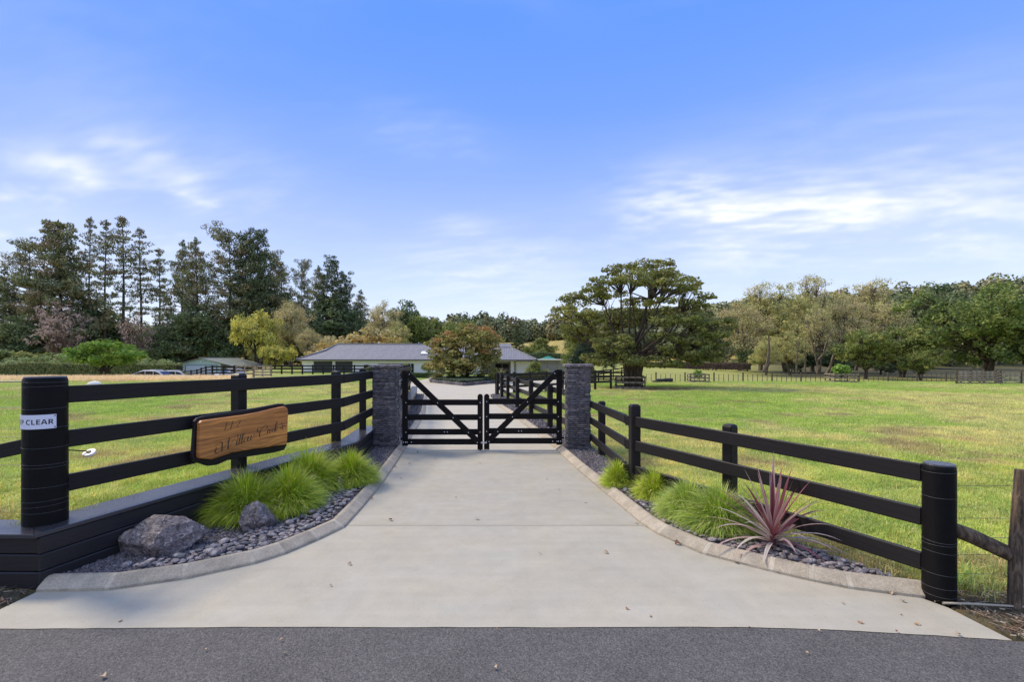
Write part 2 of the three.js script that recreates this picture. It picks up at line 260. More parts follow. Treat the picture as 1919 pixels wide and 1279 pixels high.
function sheet(rowsD, xl, xr, cols, lift, bend = 0) {        // a strip of ground between two lines
  const P = [], U = [], I = [];
  rowsD.forEach((D) => { for (let c = 0; c <= cols; c++) { const x = lerp(xl(D), xr(D), c / cols); const d = typeof bend === 'function' ? bend(x, D) : D; P.push(x, (d < 12 ? 0 : -.012 * (Math.min(d, 62) - 10) - (d < 12 ? 0 : 0)) * smooth(10, 14, d) + lift, -d); U.push(x, d); } });
  for (let r = 0; r < rowsD.length - 1; r++) for (let c = 0; c < cols; c++) { const a = r * (cols + 1) + c; I.push(a, a + 1, a + cols + 1, a + 1, a + cols + 2, a + cols + 1); }
  const g = new THREE.BufferGeometry(); g.setAttribute('position', new THREE.Float32BufferAttribute(P, 3)); g.setAttribute('uv', new THREE.Float32BufferAttribute(U, 2)); g.setIndex(I); g.computeVertexNormals(); return g;
}
const steps = (a, b, s) => { const o = []; const n = Math.max(1, Math.round((b - a) / s)); for (let i = 0; i <= n; i++) o.push(lerp(a, b, i / n)); return o; };
const roadEdge = (x) => 3.515 - .014 * Math.max(0, -x - 2) - .06 * Math.max(0, x - 1.6) ** 1.6 + (fbm(x * 6, 3, 2, 3) - .5) * .012;
{
  const xs = steps(-60, 60, .25), P = [], U = [], I = [];
  xs.forEach((x) => { for (const d of [roadEdge(clamp(x, -8, 8)) + (Math.abs(x) > 8 ? .06 : 0), 3.0, 0, -4]) { P.push(x, .012, -d); U.push(x, d); } });
  for (let r = 0; r < xs.length - 1; r++) for (let c = 0; c < 3; c++) { const a = r * 4 + c; I.push(a, a + 1, a + 4, a + 1, a + 5, a + 4); }
  const g = new THREE.BufferGeometry(); g.setAttribute('position', new THREE.Float32BufferAttribute(P, 3)); g.setAttribute('uv', new THREE.Float32BufferAttribute(U, 2)); g.setIndex(I); g.computeVertexNormals();
  if (g.attributes.normal.getY(0) < 0) { g.setIndex(I.reverse()); g.computeVertexNormals(); }
  struct('road', g, M.asphalt);
  const drive = struct('driveway');
  const L = (D) => along(kerbL, D) - (D > 4.1 && D < 29 ? .10 : .0), R = (D) => along(kerbR, D) + (D > 3.96 && D < 28 ? .10 : .0);
  const slab = (a, b, m) => mesh('concrete_slab', sheet([...new Set([...steps(a, b, .22), ...kerbL.map((k) => k[0]), ...kerbR.map((k) => k[0])])].filter((d) => d >= a && d <= b).sort((p, q) => p - q), L, R, 14, .004), m, drive);
  // the apron ends along the road edge
  { const rows = [0, .35, .7, 1], P = [], U = [], I = [], n = 60; rows.forEach((t) => { for (let c = 0; c <= n; c++) { const x = lerp(-4.02 - .0, 3.5, c / n), d = lerp(roadEdge(x) - .0, 4.0, t), xx = clamp(x, L(d), R(d)); P.push(xx, .004 + .012 * (1 - t), -d); U.push(xx, d); } });
    for (let r = 0; r < 3; r++) for (let c = 0; c < n; c++) { const a = r * (n + 1) + c; I.push(a, a + 1, a + n + 1, a + 1, a + n + 2, a + n + 1); }
    const g = new THREE.BufferGeometry(); g.setAttribute('position', new THREE.Float32BufferAttribute(P, 3)); g.setAttribute('uv', new THREE.Float32BufferAttribute(U, 2)); g.setIndex(I); g.computeVertexNormals();
    const s = slab(4.0, 5.655, M.concrete); s.geometry = mergeGeometries([g, s.geometry]); }
  slab(5.663, 9.97, M.concrete2); slab(9.98, 14.9, M.concrete3); slab(14.91, 21.2, M.concrete3); slab(21.21, 62, M.concrete3);
  mesh('joint', sheet([5.6, 5.72], L, R, 1, -.006), M.jointFill, drive); mesh('joint', sheet([9.9, 10.05], L, R, 1, -.006), M.jointFill, drive); mesh('joint', sheet([14.8, 15.0], L, R, 1, -.07), M.jointFill, drive);
}

// ---------------------------------------------------------------- kerbs of straight cast blocks
function kerb(line, side, label, cuts) {
  const t = thing('kerb', label, 'kerb'); t.userData.kind = undefined; delete t.userData.kind;
  const prof = [[0, -.05], [0, .026], [.010, .036], [.098, .092], [.108, .096], [.142, .096], [.150, .089], [.150, -.05]];
  const pt = (d) => V(along(line, d), 0, -d), P = cuts.map(pt);
  const nrm = P.map((p, i) => { const a = P[Math.max(0, i - 1)], b = P[Math.min(P.length - 1, i + 1)], d = V().subVectors(b, a).normalize(); return V(-d.z * side, 0, d.x * side); });
  for (let i = 0; i < P.length - 1; i++) {
    const A = P[i].clone().lerp(P[i + 1], .000), B = P[i + 1].clone(), L = A.distanceTo(B), gb = new GB(), piece = (s0, s1, lo, mat, nm) => {
      const g = new GB(); const e = [s0, s1].map((s) => { const b = A.clone().lerp(B, s / L), n = nrm[i].clone().lerp(nrm[i + 1], s / L).normalize(); const gy0 = H0(-b.z); return prof.map(([w, h], k) => b.clone().addScaledVector(n, w * (k === 0 || k === prof.length - 1 ? 1 : 1) + (lo && k < 4 ? lo : 0)).setY(gy0 + h - lo * .6)); });
      for (let k = 0; k < prof.length - 1; k++) side < 0 ? g.quad(e[0][k], e[0][k + 1], e[1][k + 1], e[1][k]) : g.quad(e[0][k], e[1][k], e[1][k + 1], e[0][k + 1]);
      for (const q of [0, 1]) for (let k = 1; k < prof.length - 1; k++) { const o = g.p.length / 3; for (const v of [e[q][0], e[q][k], e[q][k + 1]]) g.vert(v.x, v.y, v.z, 0, 0, 1, 0, 0); (q === 0) === (side < 0) ? g.i.push(o, o + 2, o + 1) : g.i.push(o, o + 1, o + 2); }
      let geo = g.get().toNonIndexed(); geo.computeVertexNormals(); mesh(nm, boxUV(geo), mat, t);
    };
    piece(i ? .0 : 0, i < P.length - 2 ? L - .045 : L, 0, (i % 3 === 1) ? M.kerb2 : M.kerb, 'kerb_block');
    if (i < P.length - 2) piece(L - .0445, L - .0005, .0015, M.mortar, 'mortar_joint');
  }
  return t;
}
const H0 = (d) => -.012 * Math.max(0, Math.min(d, 62) - 10) * smooth(10, 14, d);
kerb(kerbL, -1, 'pale concrete kerb curving along the gravel bed below the black retaining wall', [4.06, 4.09, 4.30, 4.615, 4.84, 5.23, 5.59, 6.38, 7.53, 8.9, 10.34, 12, 14.4, 17.6, 20.5, 24, 27]);
kerb(kerbR, 1, 'pale concrete kerb curving along the pebble bed with the red spiky plant', [3.94, 4.12, 4.265, 4.455, 4.84, 5.39, 5.73, 6.87, 8.49, 10.65, 13, 15.5, 17.6, 19.8, 22, 24.3, 26.6]);

// ---------------------------------------------------------------- gravel beds with river pebbles
const bedY = .062;
const R1 = rng(11);
const pebGeo = [0, 1, 2, 3].map((k) => { const g = new THREE.SphereGeometry(.5, 9, 6), p = g.attributes.position; for (let i = 0; i < p.count; i++) { const x = p.getX(i), y = p.getY(i), z = p.getZ(i), s = 1 + (vnoise3(x * 2.2 + k * 7, y * 2.2, z * 2.2, 3) - .5) * .42; p.setXYZ(i, x * s, y * s, z * s); } const m = mergeVertices((g.deleteAttribute('uv'), g.deleteAttribute('normal'), g), 1e-3); m.computeVertexNormals(); const uv = []; for (let i = 0; i < m.attributes.position.count; i++) uv.push(m.attributes.position.getX(i) * .25 + k * .3, m.attributes.position.getZ(i) * .25 + m.attributes.position.getY(i) * .2); m.setAttribute('uv', new THREE.Float32BufferAttribute(uv, 2)); return m; });
const chipGeo = [0, 1, 2].map((k) => { const g = new THREE.IcosahedronGeometry(.5, 0), p = g.attributes.position; for (let i = 0; i < p.count; i++) { const x = p.getX(i), y = p.getY(i), z = p.getZ(i), s = 1 + (vnoise3(x * 3 + k * 5, y * 3, z * 3, 8) - .5) * .8; p.setXYZ(i, x * s * 1.15, y * s * .75, z * s); } g.computeVertexNormals(); return boxUV(g); });
function bed(label, inside, xr, dr, pebbleSpots, gravelZones) {
  const b = struct('gravel_bed');
  const L = inside === inBedL;
  const dd = [...new Set([...steps(L ? 4.2 : 3.99, 27, .2), ...kerbL.map((k) => k[0]), ...kerbR.map((k) => k[0])])].filter((d) => d >= (L ? 4.2 : 3.99) && d <= 27).sort((p, q) => p - q);
  mesh('gravel_floor', sheet(dd, L ? (d) => along(wallL, d) - .04 : (d) => along(kerbR, d) + .15, L ? (d) => along(kerbL, d) - .15 : (d) => Math.max(along(fenceR, d) + .02, along(kerbR, d) + .16), 6, bedY - .012), M.gravelBase, b);
  const placed = [];
  for (const [x, d, s] of pebbleSpots()) {
    if (!inside(x, d)) continue; if (farFrom(L ? kerbL : kerbR, x, d) < .15 + s * .42) continue;
    if (placed.some((q) => (q[0] - x) ** 2 + (q[1] - d) ** 2 < ((q[2] + s) * .40) ** 2)) continue;
    placed.push([x, d, s]);
  }
  placed.sort((p, q) => q[2] / q[1] - p[2] / p[1]);
  placed.slice(0, 299).forEach(([x, d, s]) => {
    const o = mesh('pebble', pebGeo[Math.floor(R1() * 4)], M.pebble[Math.floor(R1() ** 1.3 * 6)], b), f = .34 + R1() * .22, el = .8 + R1() * .55;
    o.scale.set(s * el, s * f, s / el * .95); o.position.set(x, bedY + s * f * .30 + (R1() * .02), -d); o.rotation.set((R1() - .5) * .5, R1() * 6.3, (R1() - .5) * .5);
  });
  const list = []; for (const [d0, d1, n, sz] of gravelZones) for (let i = 0; i < n; i++) { const d = lerp(d0, d1, R1()), a = L ? along(wallL, d) : along(kerbR, d) + .17, c = L ? along(kerbL, d) - .17 : along(fenceR, d) + .1, x = lerp(a, c, R1()); if (c > a && farFrom(L ? kerbL : kerbR, x, d) > .155) list.push([x, d, sz * (.5 + R1() * R1() * 1.4)]); }
  for (let k = 0; k < 3; k++) {
    const mine = list.filter((_, i) => i % 3 === k), im = new THREE.InstancedMesh(chipGeo[k], std({ color: lin(1, 1, 1), roughness: .8, map: rep(rockTex, .8) }), mine.length), m4 = new THREE.Matrix4(), q = new THREE.Quaternion(), e = new THREE.Euler();
    mine.forEach(([x, d, s], i) => { e.set(R1() * 6, R1() * 6, R1() * 6); m4.compose(V(x, bedY - .008 + H0(d) + s * .25, -d), q.setFromEuler(e), V(s, s, s)); im.setMatrixAt(i, m4); const v = .46 + R1() * .6 + (R1() > .94 ? .6 : 0); im.setColorAt(i, lin(v, v * (.94 + R1() * .04), v * (.88 + R1() * .08))); });
    im.name = 'gravel'; im.userData = { kind: 'stuff' }; im.castShadow = im.receiveShadow = true; b.add(im);
  }
  return b;
}
const randomSpots = (n, d0, d1, fx, s0, s1) => { const o = []; for (let i = 0; i < n; i++) { const d = lerp(d0, d1, R1()), x = fx(d, R1()); o.push([x, d, lerp(s0, s1, R1() ** 1.8)]); } return o; };
bed('left', inBedL, 0, 0, () => [
  ...[[350, 1078, .2], [392, 1066, .22], [430, 1058, .2], [300, 1092, .18], [560, 1010, .17], [408, 1040, .17], [455, 1036, .16]].map(([px, py, s]) => { const D = (2 - bedY) * 900 / (py - HY); return [gx(px, D), D, s]; }),
  ...randomSpots(1500, 4.4, 5.4, (d, t) => along(kerbL, d) - .16 - t * .62, .055, .12),
  ...randomSpots(900, 5.2, 6.9, (d, t) => along(kerbL, d) - .2 - t * .42, .05, .115),
  ...randomSpots(300, 6.6, 7.6, (d, t) => along(kerbL, d) - .2 - t * .3, .05, .10)], [[4.12, 5.4, 9000, .022], [5.4, 8, 6000, .024], [8, 11, 5000, .03], [11, 27, 6000, .05]]);
bed('right', inBedR, 0, 0, () => [
  ...randomSpots(1500, 4.05, 4.9, (d, t) => along(kerbR, d) + .2 + t * (along(fenceR, d) - along(kerbR, d) - .15), .045, .105),
  ...randomSpots(900, 4.8, 5.9, (d, t) => along(kerbR, d) + .2 + t * .36, .055, .12),
  ...randomSpots(700, 5.8, 8.0, (d, t) => along(kerbR, d) + .2 + t * .24, .05, .11)], [[4.0, 5.6, 7000, .022], [5.6, 8, 5000, .024], [8, 11, 5000, .03], [11, 27, 5000, .05]]);

// ---------------------------------------------------------------- retaining wall with plank face and cap boards
function boardRun(t, name, pts, h, th, mat, c) { for (let i = 0; i < pts.length - 1; i++) mesh(name, between(pts[i], pts[i + 1], h, th, c), mat, t); }
{
  const t = thing('retaining_wall', 'low black timber retaining wall with wide cap boards under the sign fence', 'retaining wall');
  const at = (line, off, y) => line.map(([d, x], i) => { const a = line[Math.max(0, i - 1)], b = line[Math.min(line.length - 1, i + 1)], dx = b[1] - a[1], dd = b[0] - a[0], l = Math.hypot(dx, dd); return V(x - dd / l * off, y, -(d + dx / l * off)); });
  const line = [[4.1, -4.08], [8.5, -2.77], [10.42, -2.93]];
  for (let r = 0; r < 3; r++) {
    const y = .075 + r * .148, off = .022 + r * .010, p = at(line, off, y); p[0].x = -4.055 - r * .001; boardRun(t, 'wall_board', p, .144, .04, M.wallBlack, .016);
    mesh('wall_board', between(V(-9, y, -4.20 - r * .010), V(p[0].x - .004, y, -4.125 - r * .010), .144, .04, .016), M.wallBlack, t);
    mesh('wall_board', between(V(-2.72, y - .02, -10.62), V(-3.70, y - .08, -17.4), .144, .04, .016), M.wallBlack, t); mesh('wall_board', between(V(-3.72, y - .08, -17.42), V(-5.35, y - .2, -27), .144, .04, .016), M.wallBlack, t);
  }
  // cap boards, mitred at the corner and the bend
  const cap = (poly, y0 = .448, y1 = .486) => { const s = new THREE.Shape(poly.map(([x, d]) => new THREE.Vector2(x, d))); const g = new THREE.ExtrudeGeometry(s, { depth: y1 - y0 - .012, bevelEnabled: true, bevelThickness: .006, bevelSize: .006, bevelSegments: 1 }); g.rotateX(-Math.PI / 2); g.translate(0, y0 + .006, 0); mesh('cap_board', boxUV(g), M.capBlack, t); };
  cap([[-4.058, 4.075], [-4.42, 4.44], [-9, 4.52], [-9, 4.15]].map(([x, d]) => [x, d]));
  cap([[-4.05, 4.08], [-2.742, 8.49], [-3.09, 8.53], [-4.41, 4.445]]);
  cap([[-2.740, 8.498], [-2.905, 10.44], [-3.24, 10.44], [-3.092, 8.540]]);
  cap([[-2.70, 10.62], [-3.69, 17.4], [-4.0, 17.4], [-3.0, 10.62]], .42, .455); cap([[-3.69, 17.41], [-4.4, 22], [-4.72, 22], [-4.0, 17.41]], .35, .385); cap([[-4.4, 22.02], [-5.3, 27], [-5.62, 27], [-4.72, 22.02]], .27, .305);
}

// ---------------------------------------------------------------- fences
function roundPost(t, x, d, y0, y1, r, loops, bulge = 1) {
  const pr = [[0.001, y0], [r * bulge, y0], [r * 1.005, y0 + .12], [r, (y0 + y1) / 2], [r * .992, y1 - .03], [r * .97, y1 - .012], [r * .93, y1], [.001, y1 + .002]].map(([a, b]) => new THREE.Vector2(a, b));
  const g = new THREE.LatheGeometry(pr, 40), p = g.attributes.position; for (let i = 0; i < p.count; i++) { const a = Math.atan2(p.getX(i), p.getZ(i)), s = 1 + (fbm(a * 1.3 + 9, p.getY(i) * .7, 3, 6) - .5) * .035 * (Math.abs(a) < 2.9 ? 1 : 0); p.setX(i, p.getX(i) * s); p.setZ(i, p.getZ(i) * s); } g.computeVertexNormals();
  const uv = g.attributes.uv; for (let i = 0; i < uv.count; i++) uv.setXY(i, uv.getX(i) * 2 * Math.PI * r, uv.getY(i) * (y1 - y0));
  const o = mesh('round_post', g, M.blackRound, t); o.position.set(x, 0, -d);
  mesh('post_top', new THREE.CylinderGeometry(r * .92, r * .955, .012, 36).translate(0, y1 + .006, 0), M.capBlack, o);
  loops.forEach(([y, tilt], k) => { const w = new THREE.TorusGeometry(r * 1.012 + .001, .0011, 4, 44); w.rotateX(Math.PI / 2); w.rotateZ(tilt); w.rotateY(k * .7); w.translate(0, y, 0); mesh('wire_loop', w, M.wire, o); });
  return o;
}
function squarePost(t, x, d, y0, y1, w, turn = 0, m = M.black) { const g = chamfer(w, y1 - y0, w, .012).translate(0, (y0 + y1) / 2, 0); const cap = boxUV(new ConvexGeometry([V(-w * .46, y1 - .001, -w * .46), V(w * .46, y1 - .001, -w * .46), V(w * .46, y1 - .001, w * .46), V(-w * .46, y1 - .001, w * .46), V(-w * .3, y1 + .018, -w * .3), V(w * .3, y1 + .018, -w * .3), V(w * .3, y1 + .018, w * .3), V(-w * .3, y1 + .018, w * .3)])); const o = mesh('post', merge([g, cap]), m, t); o.position.set(x, 0, -d); o.rotation.y = turn; return o; }
const wireLine = (t, a, b, r = .0022) => { const gb = new GB(); const m = a.clone().lerp(b, .5); m.y -= .01; gb.tube([a, m, b], [r, r, r], 4); mesh('wire', gb.get(), M.wire, t); };
{
  const t = thing('board_fence', 'black three-rail timber fence with thick round end post, carrying the timber name sign', 'fence');
  roundPost(t, -4.27, 4.40, .30, 1.802, .157, [[1.725, .03], [1.765, -.02], [1.53, .025], [1.355, -.03], [1.18, .03], [1.03, .035], [1.0, .01], [.82, .04], [.70, .015], [.655, .03], [.60, -.02]], 1.05);
  const rails = [[-4.20, 4.46, -2.99, 8.5, -2.94, 10.36, [[1.722, 1.68, 1.69], [1.305, 1.263, 1.29], [.89, .843, .925]]]][0];
  for (const [a, b, c] of rails[6]) { mesh('rail', between(V(rails[0], a - .08, -rails[1]), V(rails[2] - .002, b - .08, -rails[3]), .16, .045, .007), M.black, t); mesh('rail', between(V(rails[2], b - .08, -rails[3] - .012), V(rails[4], c - .08, -rails[5]), .16, .045, .007), M.black, t); }
  squarePost(t, -3.75, 6.60, .2, 1.745, .148, -.29); squarePost(t, -3.17, 8.66, .2, 1.72, .132, -.1); squarePost(t, -3.09, 9.95, .2, 1.735, .122, .1);
  mesh('brace_rail', between(V(-4.4, 1.19, -4.42), V(-6.6, .72, -4.55), .13, .05), M.black, t);
  for (const [y, r] of [[1.765, .006], [1.52, .0025], [1.24, .0025], [.98, .002]]) wireLine(t, V(-4.3, y, -4.5), V(-9, y - .02, -4.7), r);
}
{
  const t = thing('board_fence', 'black three-rail timber fence with round end post beside the red spiky plant', 'fence');
  roundPost(t, 3.51, 3.95, -.1, 1.108, .111, [[1.06, .05], [.86, .06], [.50, .07], [.47, -.03], [.41, .05], [.23, .06], [.12, .04], [.06, -.03]], 1.0);
  const N = V(3.44, 0, -4.03), P = V(1.70, 0, -7.17), Q = V(1.64, 0, -10.2);
  for (const [a, b, c] of [[1.096, 1.122, 1.06], [.73, .772, .72], [.355, .41, .38]]) { mesh('rail', between(N.clone().setY(a - .074), P.clone().setY(b - .074), .148, .045, .007), M.black, t); mesh('rail', between(P.clone().setY(b - .06).add(V(0, 0, -.005)), Q.clone().setY(c - .066), .135, .045, .007), M.black, t); }
  squarePost(t, 1.80, 7.06, -.1, 1.275, .142, .1); squarePost(t, 2.62, 5.78, -.1, 1.165, .132, .5); squarePost(t, 1.76, 9.42, -.1, 1.10, .125, .05);
}
{
  const t = thing('wire_fence', 'brown wooden post with diagonal pole stay and wires right of the black fence', 'fence');
  const gb = new GB(); gb.tube([V(3.97, -.1, -3.8), V(3.985, .5, -3.8), V(4.03, 1.1, -3.8)], [.047, .047, .044], 7); const half = gb.get(); mesh('post', merge([boxUV(half), new THREE.CylinderGeometry(.001, .044, .008, 7).translate(4.03, 1.103, -3.8)]), M.brownWood, t);
  mesh('stay', boxUV(new GB().tube([V(3.56, .60, -4.02), V(3.75, .53, -3.93), V(3.97, .42, -3.82)], [.055, .06, .058], 10).get()), M.brownWood, t);
  for (const y of [.93, .66, .50, .36, .2]) wireLine(t, V(3.62, y, -3.97), V(7, y + .03, -3.9), .0018);
}
// inner fences that follow the drive behind the gate, and the far field fences
function fenceLine(label, pts, height, rails, opt = {}) {
  const t = thing('board_fence', label, 'fence', [0, 0, 0], opt.group), m = opt.mat ?? M.black, w = opt.w ?? .14;
  const base = pts.map(([x, d, y]) => V(x, y ?? H(x, d), -d));
  base.forEach((p, i) => { const a = base[Math.max(0, i - 1)], b = base[Math.min(base.length - 1, i + 1)], turn = -Math.atan2(b.z - a.z, b.x - a.x); if (!(opt.skip && opt.skip.includes(i))) { const o = mesh('post', chamfer(w, height + .25, w, .012), m, t); o.position.set(p.x, p.y + (height - .17) / 2 + .04, p.z); o.rotation.y = turn; const n = V(Math.sin(turn), 0, Math.cos(turn)); o.position.addScaledVector(n, -.09 * (opt.face ?? 1)); } });
  for (let i = 0; i < base.length - 1; i++) for (const r of rails) mesh('rail', between(base[i].clone().setY(base[i].y + r), base[i + 1].clone().setY(base[i + 1].y + r), opt.rh ?? .15, .045, .006), opt.railMat ?? m, t);
  return t;
}
fenceLine('dark timber rail fence on the retaining wall curving along the drive behind the gate', [[-2.95, 10.75, .43], [-3.3, 13.2, .40], [-3.62, 15.5, .37], [-4.0, 17.6, .35], [-4.4, 20, .32], [-4.8, 22.4, .28], [-5.3, 25.2, .25]], 1.22, [1.14, .78, .42]);
fenceLine('dark curved rail fence along the right of the drive behind the gate', [[1.50, 10.75], [1.13, 13.2], [.72, 16], [.30, 19], [-.1, 22], [-.42, 24.6], [-.70, 26.6], [-.80, 27.5], [-.55, 28.4], [.2, 29.2], [1.2, 30.2], [2.3, 31.3], [3.5, 32.6], [4.8, 34], [6.2, 35.4], [7.6, 36.6]].map(([x, d]) => [x, d, -.012 * (d - 10)]), 1.2, [1.12, .76, .40]);
fenceLine('black rail fence across the grass left of the big tree trunk', [[7.4, 57], [9, 57.3], [10.4, 57.6], [11.9, 58], [13.3, 58.2], [14.8, 58.5]], 1.25, [1.15, .75, .35]);
fenceLine('black rail fence running back to the big tree trunk in closely spaced posts', [[10.2, 60], [12.2, 63.5], [14.2, 67], [16.2, 70.5], [18.2, 74], [20.2, 78]].map(([x, d], i) => [x, d, -1.05 + i * .05]), 1.2, [1.12, .72]);
fenceLine('black rail fence in front of the white house garage doors', Array.from({ length: 11 }, (_, i) => [gx(508 + i * 19.5, 60), 60, -.28]), 1.12, [1.06, .66, .26], { w: .16 });
fenceLine('black rail fence dropping away in front of the green shed', [[gx(440, 50), 50, -.04], [gx(420, 50), 50, -.04], [gx(400, 50), 50, -.04], [gx(388, 53), 53, -.18], [gx(379, 56.5), 56.5, -.42], [gx(371, 60), 60, -.72], [gx(360, 64), 64, -.95], [gx(348, 68), 68, -1.12], [gx(334, 72), 72, -1.25]], 1.0, [.95, .62, .28], { w: .15 });
fenceLine('weathered grey timber rail gate before the green shed, nearer the black fence', [[gx(441, 50), 50, -.04], [gx(458, 50), 50, -.04], [gx(474, 50), 50, -.04]], 1.05, [.98, .6, .22], { mat: M.greyWood, w: .1 });
fenceLine('pale weathered timber rail gate between grey gate and house fence', [[gx(476, 50.4), 50.4, -.10], [gx(492, 50.4), 50.4, -.10], [gx(508, 50.4), 50.4, -.10]], 1.05, [1.0, .7, .42, .14], { mat: M.paleWood, w: .09 });

// ---------------------------------------------------------------- the stone gate pillars
function pillar(label, x0, x1, d0, d1, top, inner) {
  const t = thing('stone_pillar', label, 'pillar', [(x0 + x1) / 2, 0, -(d0 + d1) / 2]), W = x1 - x0, Dp = d1 - d0, r = rng(Math.round(x1 * 100 + 999));
  mesh('core', box(W - .04, top - .05, Dp - .04, 0, (top - .05) / 2 - .02, 0), M.stone[2], t);
  const geos = [.07, .11, .15, .20].map((l) => [0, 1].map(() => { const g = chamfer(l, .034, .05, .005), p = g.attributes.position; return g; }));
  const face = (n, len, place, single) => {
    const bag = [];
    for (let y = .015; y < top - .06;) {
      const h = .032 + r() * .018; let s = -len / 2;
      while (s < len / 2 - .01) { let l = .08 + r() * .17; if (s + l > len / 2 - .05) l = len / 2 - s; const out = r() * .02; const g = geos[0][0]; const pos = place(s + l / 2, y + h / 2, out), m = M.stone[Math.floor(r() * 5)];
        if (single) { const o = mesh('stone', g, m, t); o.position.copy(pos.p); o.rotation.set((r() - .5) * .06, pos.ry, (r() - .5) * .03); o.scale.set((l - .003) / .07, (h - .003) / .034, 1); }
        else bag.push(g.clone().scale((l - .003) / .07, (h - .003) / .034, 1).rotateY(pos.ry).translate(pos.p.x, pos.p.y, pos.p.z));
        s += l; }
      y += h;
    }
    if (bag.length) { const o = mesh('stone_facing', merge(bag), M.stone[0], t); o.userData = { kind: 'stuff' }; }
  };
  face(0, W, (s, y, o) => ({ p: V(s, y, Dp / 2 - .02 + o), ry: 0 }), true);
  face(1, Dp - .03, (s, y, o) => ({ p: V(inner * (W / 2 - .02 + o), y, s), ry: Math.PI / 2 }), true);
  face(2, Dp - .03, (s, y, o) => ({ p: V(-inner * (W / 2 - .02 + o), y, s), ry: Math.PI / 2 }), false);
  face(3, W, (s, y, o) => ({ p: V(s, y, -Dp / 2 + .02 - o), ry: 0 }), false);
  const c = new THREE.BoxGeometry(W + .13, .045, Dp + .13, 24, 1, 24), p = c.attributes.position; for (let i = 0; i < p.count; i++) { const x = p.getX(i), z = p.getZ(i), e = Math.abs(x) > W / 2 || Math.abs(z) > Dp / 2 ? 1 : 0; p.setX(i, x * (1 - e * .05 * vnoise(z * 14 + 3, p.getY(i) * 60, 3))); p.setZ(i, z * (1 - e * .05 * vnoise(x * 14 + 7, p.getY(i) * 60, 4))); p.setY(i, p.getY(i) + (vnoise(x * 9, z * 9, 5) - .5) * .010); } c.computeVertexNormals();
  mesh('cap_slab', boxUV(c.translate(0, top - .022, 0)), std({ map: rep(rockTex, .6), color: lin(1.15, 1.06, 1.02), roughness: .6, bumpMap: rep(blotch, .2), bumpScale: .006 }), t);
  return t;
}
pillar('dark stacked-stone gate pillar at the end of the left retaining wall', -2.93, -2.46, 10.1, 10.56, 1.815, 1);
pillar('dark stacked-stone gate pillar left of the open paddock fence', 1.155, 1.62, 9.96, 10.42, 1.83, -1);

// ---------------------------------------------------------------- the double gate
function gateLeaf(label, hx, mx, o) {
  const D = 10.22, t = thing('gate_leaf', label, 'gate', [hx, 0, -D]), s = Math.sign(mx - hx), L = Math.abs(mx - hx), up = o;
  const put = (n, g, x, y, z, m = M.gateBlack) => { const q = mesh(n, g, m, t); q.position.set(x * s, y, z); return q; };
  put('hinge_stile', chamfer(.118, 1.60, .05, .005), 0, .90 + up, 0);
  const st = new THREE.Shape(); st.moveTo(-.053, 0); st.lineTo(.053, 0); st.lineTo(.053, 1.12); st.absarc(0, 1.12, .053, 0, Math.PI, false); st.lineTo(-.053, 0);
  put('meeting_stile', boxUV(new THREE.ExtrudeGeometry(st, { depth: .04, bevelEnabled: true, bevelSize: .003, bevelThickness: .003, bevelSegments: 1, curveSegments: 10 })), L, .02, -.02);
  const ys = [1.017, .70, .387, .176];
  ys.forEach((y) => { put('rail', chamfer(L - .04, .122, .036, .004), L / 2, y + up, -.043); });
  const a = V(.04, 1.655 + up, .043), b = V(L - .02, .17 + up, .043), g = between(V(a.x * s, a.y, a.z), V(b.x * s, b.y, b.z), .118, .034, .004); mesh('brace', g, M.gateBlack, t);
  const bolt = new THREE.SphereGeometry(.0125, 8, 5); const put2 = (x, y, z) => put('bolt', bolt, x, y, z, M.steel).scale.set(1, 1, .5);
  ys.forEach((y) => { put2(.02, y + up, .026); put2(L, y + up, .026); });
  for (const x of [-.03, .015, .05, .14]) put2(x, .176 + up, .027); put2(L - .055, .176 + up, .062); put2(.02, 1.62 + up, .027); put2(.10, 1.62 + up, .062);
  [.70, 1.017, .387].forEach((y) => { const q = (1.655 - y) / 1.485; put2(.04 + q * (L - .06), y + up, .062); }); put2(L * .52, .387 + up, -.022); put2(L * .56, .387 + up, -.022);
  for (const y of [.24, 1.45]) { put('hinge', chamfer(.12, .035, .012, .003), -.09, y + up, -.03, M.gateBlack); put('hinge_pin', new THREE.CylinderGeometry(.014, .014, .09, 8), -.12, y + up, -.03, M.steel); }
  return t;
}
const gl = gateLeaf('left leaf of the black timber gate, brace sloping down to the right', -2.272, -.677, -.005);
const gr = gateLeaf('right leaf of the black timber gate, brace sloping up to the right', 1.003, -.538, .015);
mesh('drop_bolt', merge([new THREE.CylinderGeometry(.011, .011, .42, 8).translate(1.60, .17, .035), chamfer(.05, .09, .03, .004).translate(1.60, .06, .04)]), M.gateBlack, gl);
mesh('latch', chamfer(.13, .03, .02, .004).translate(-1.60, .165, .04), M.steel, gr);

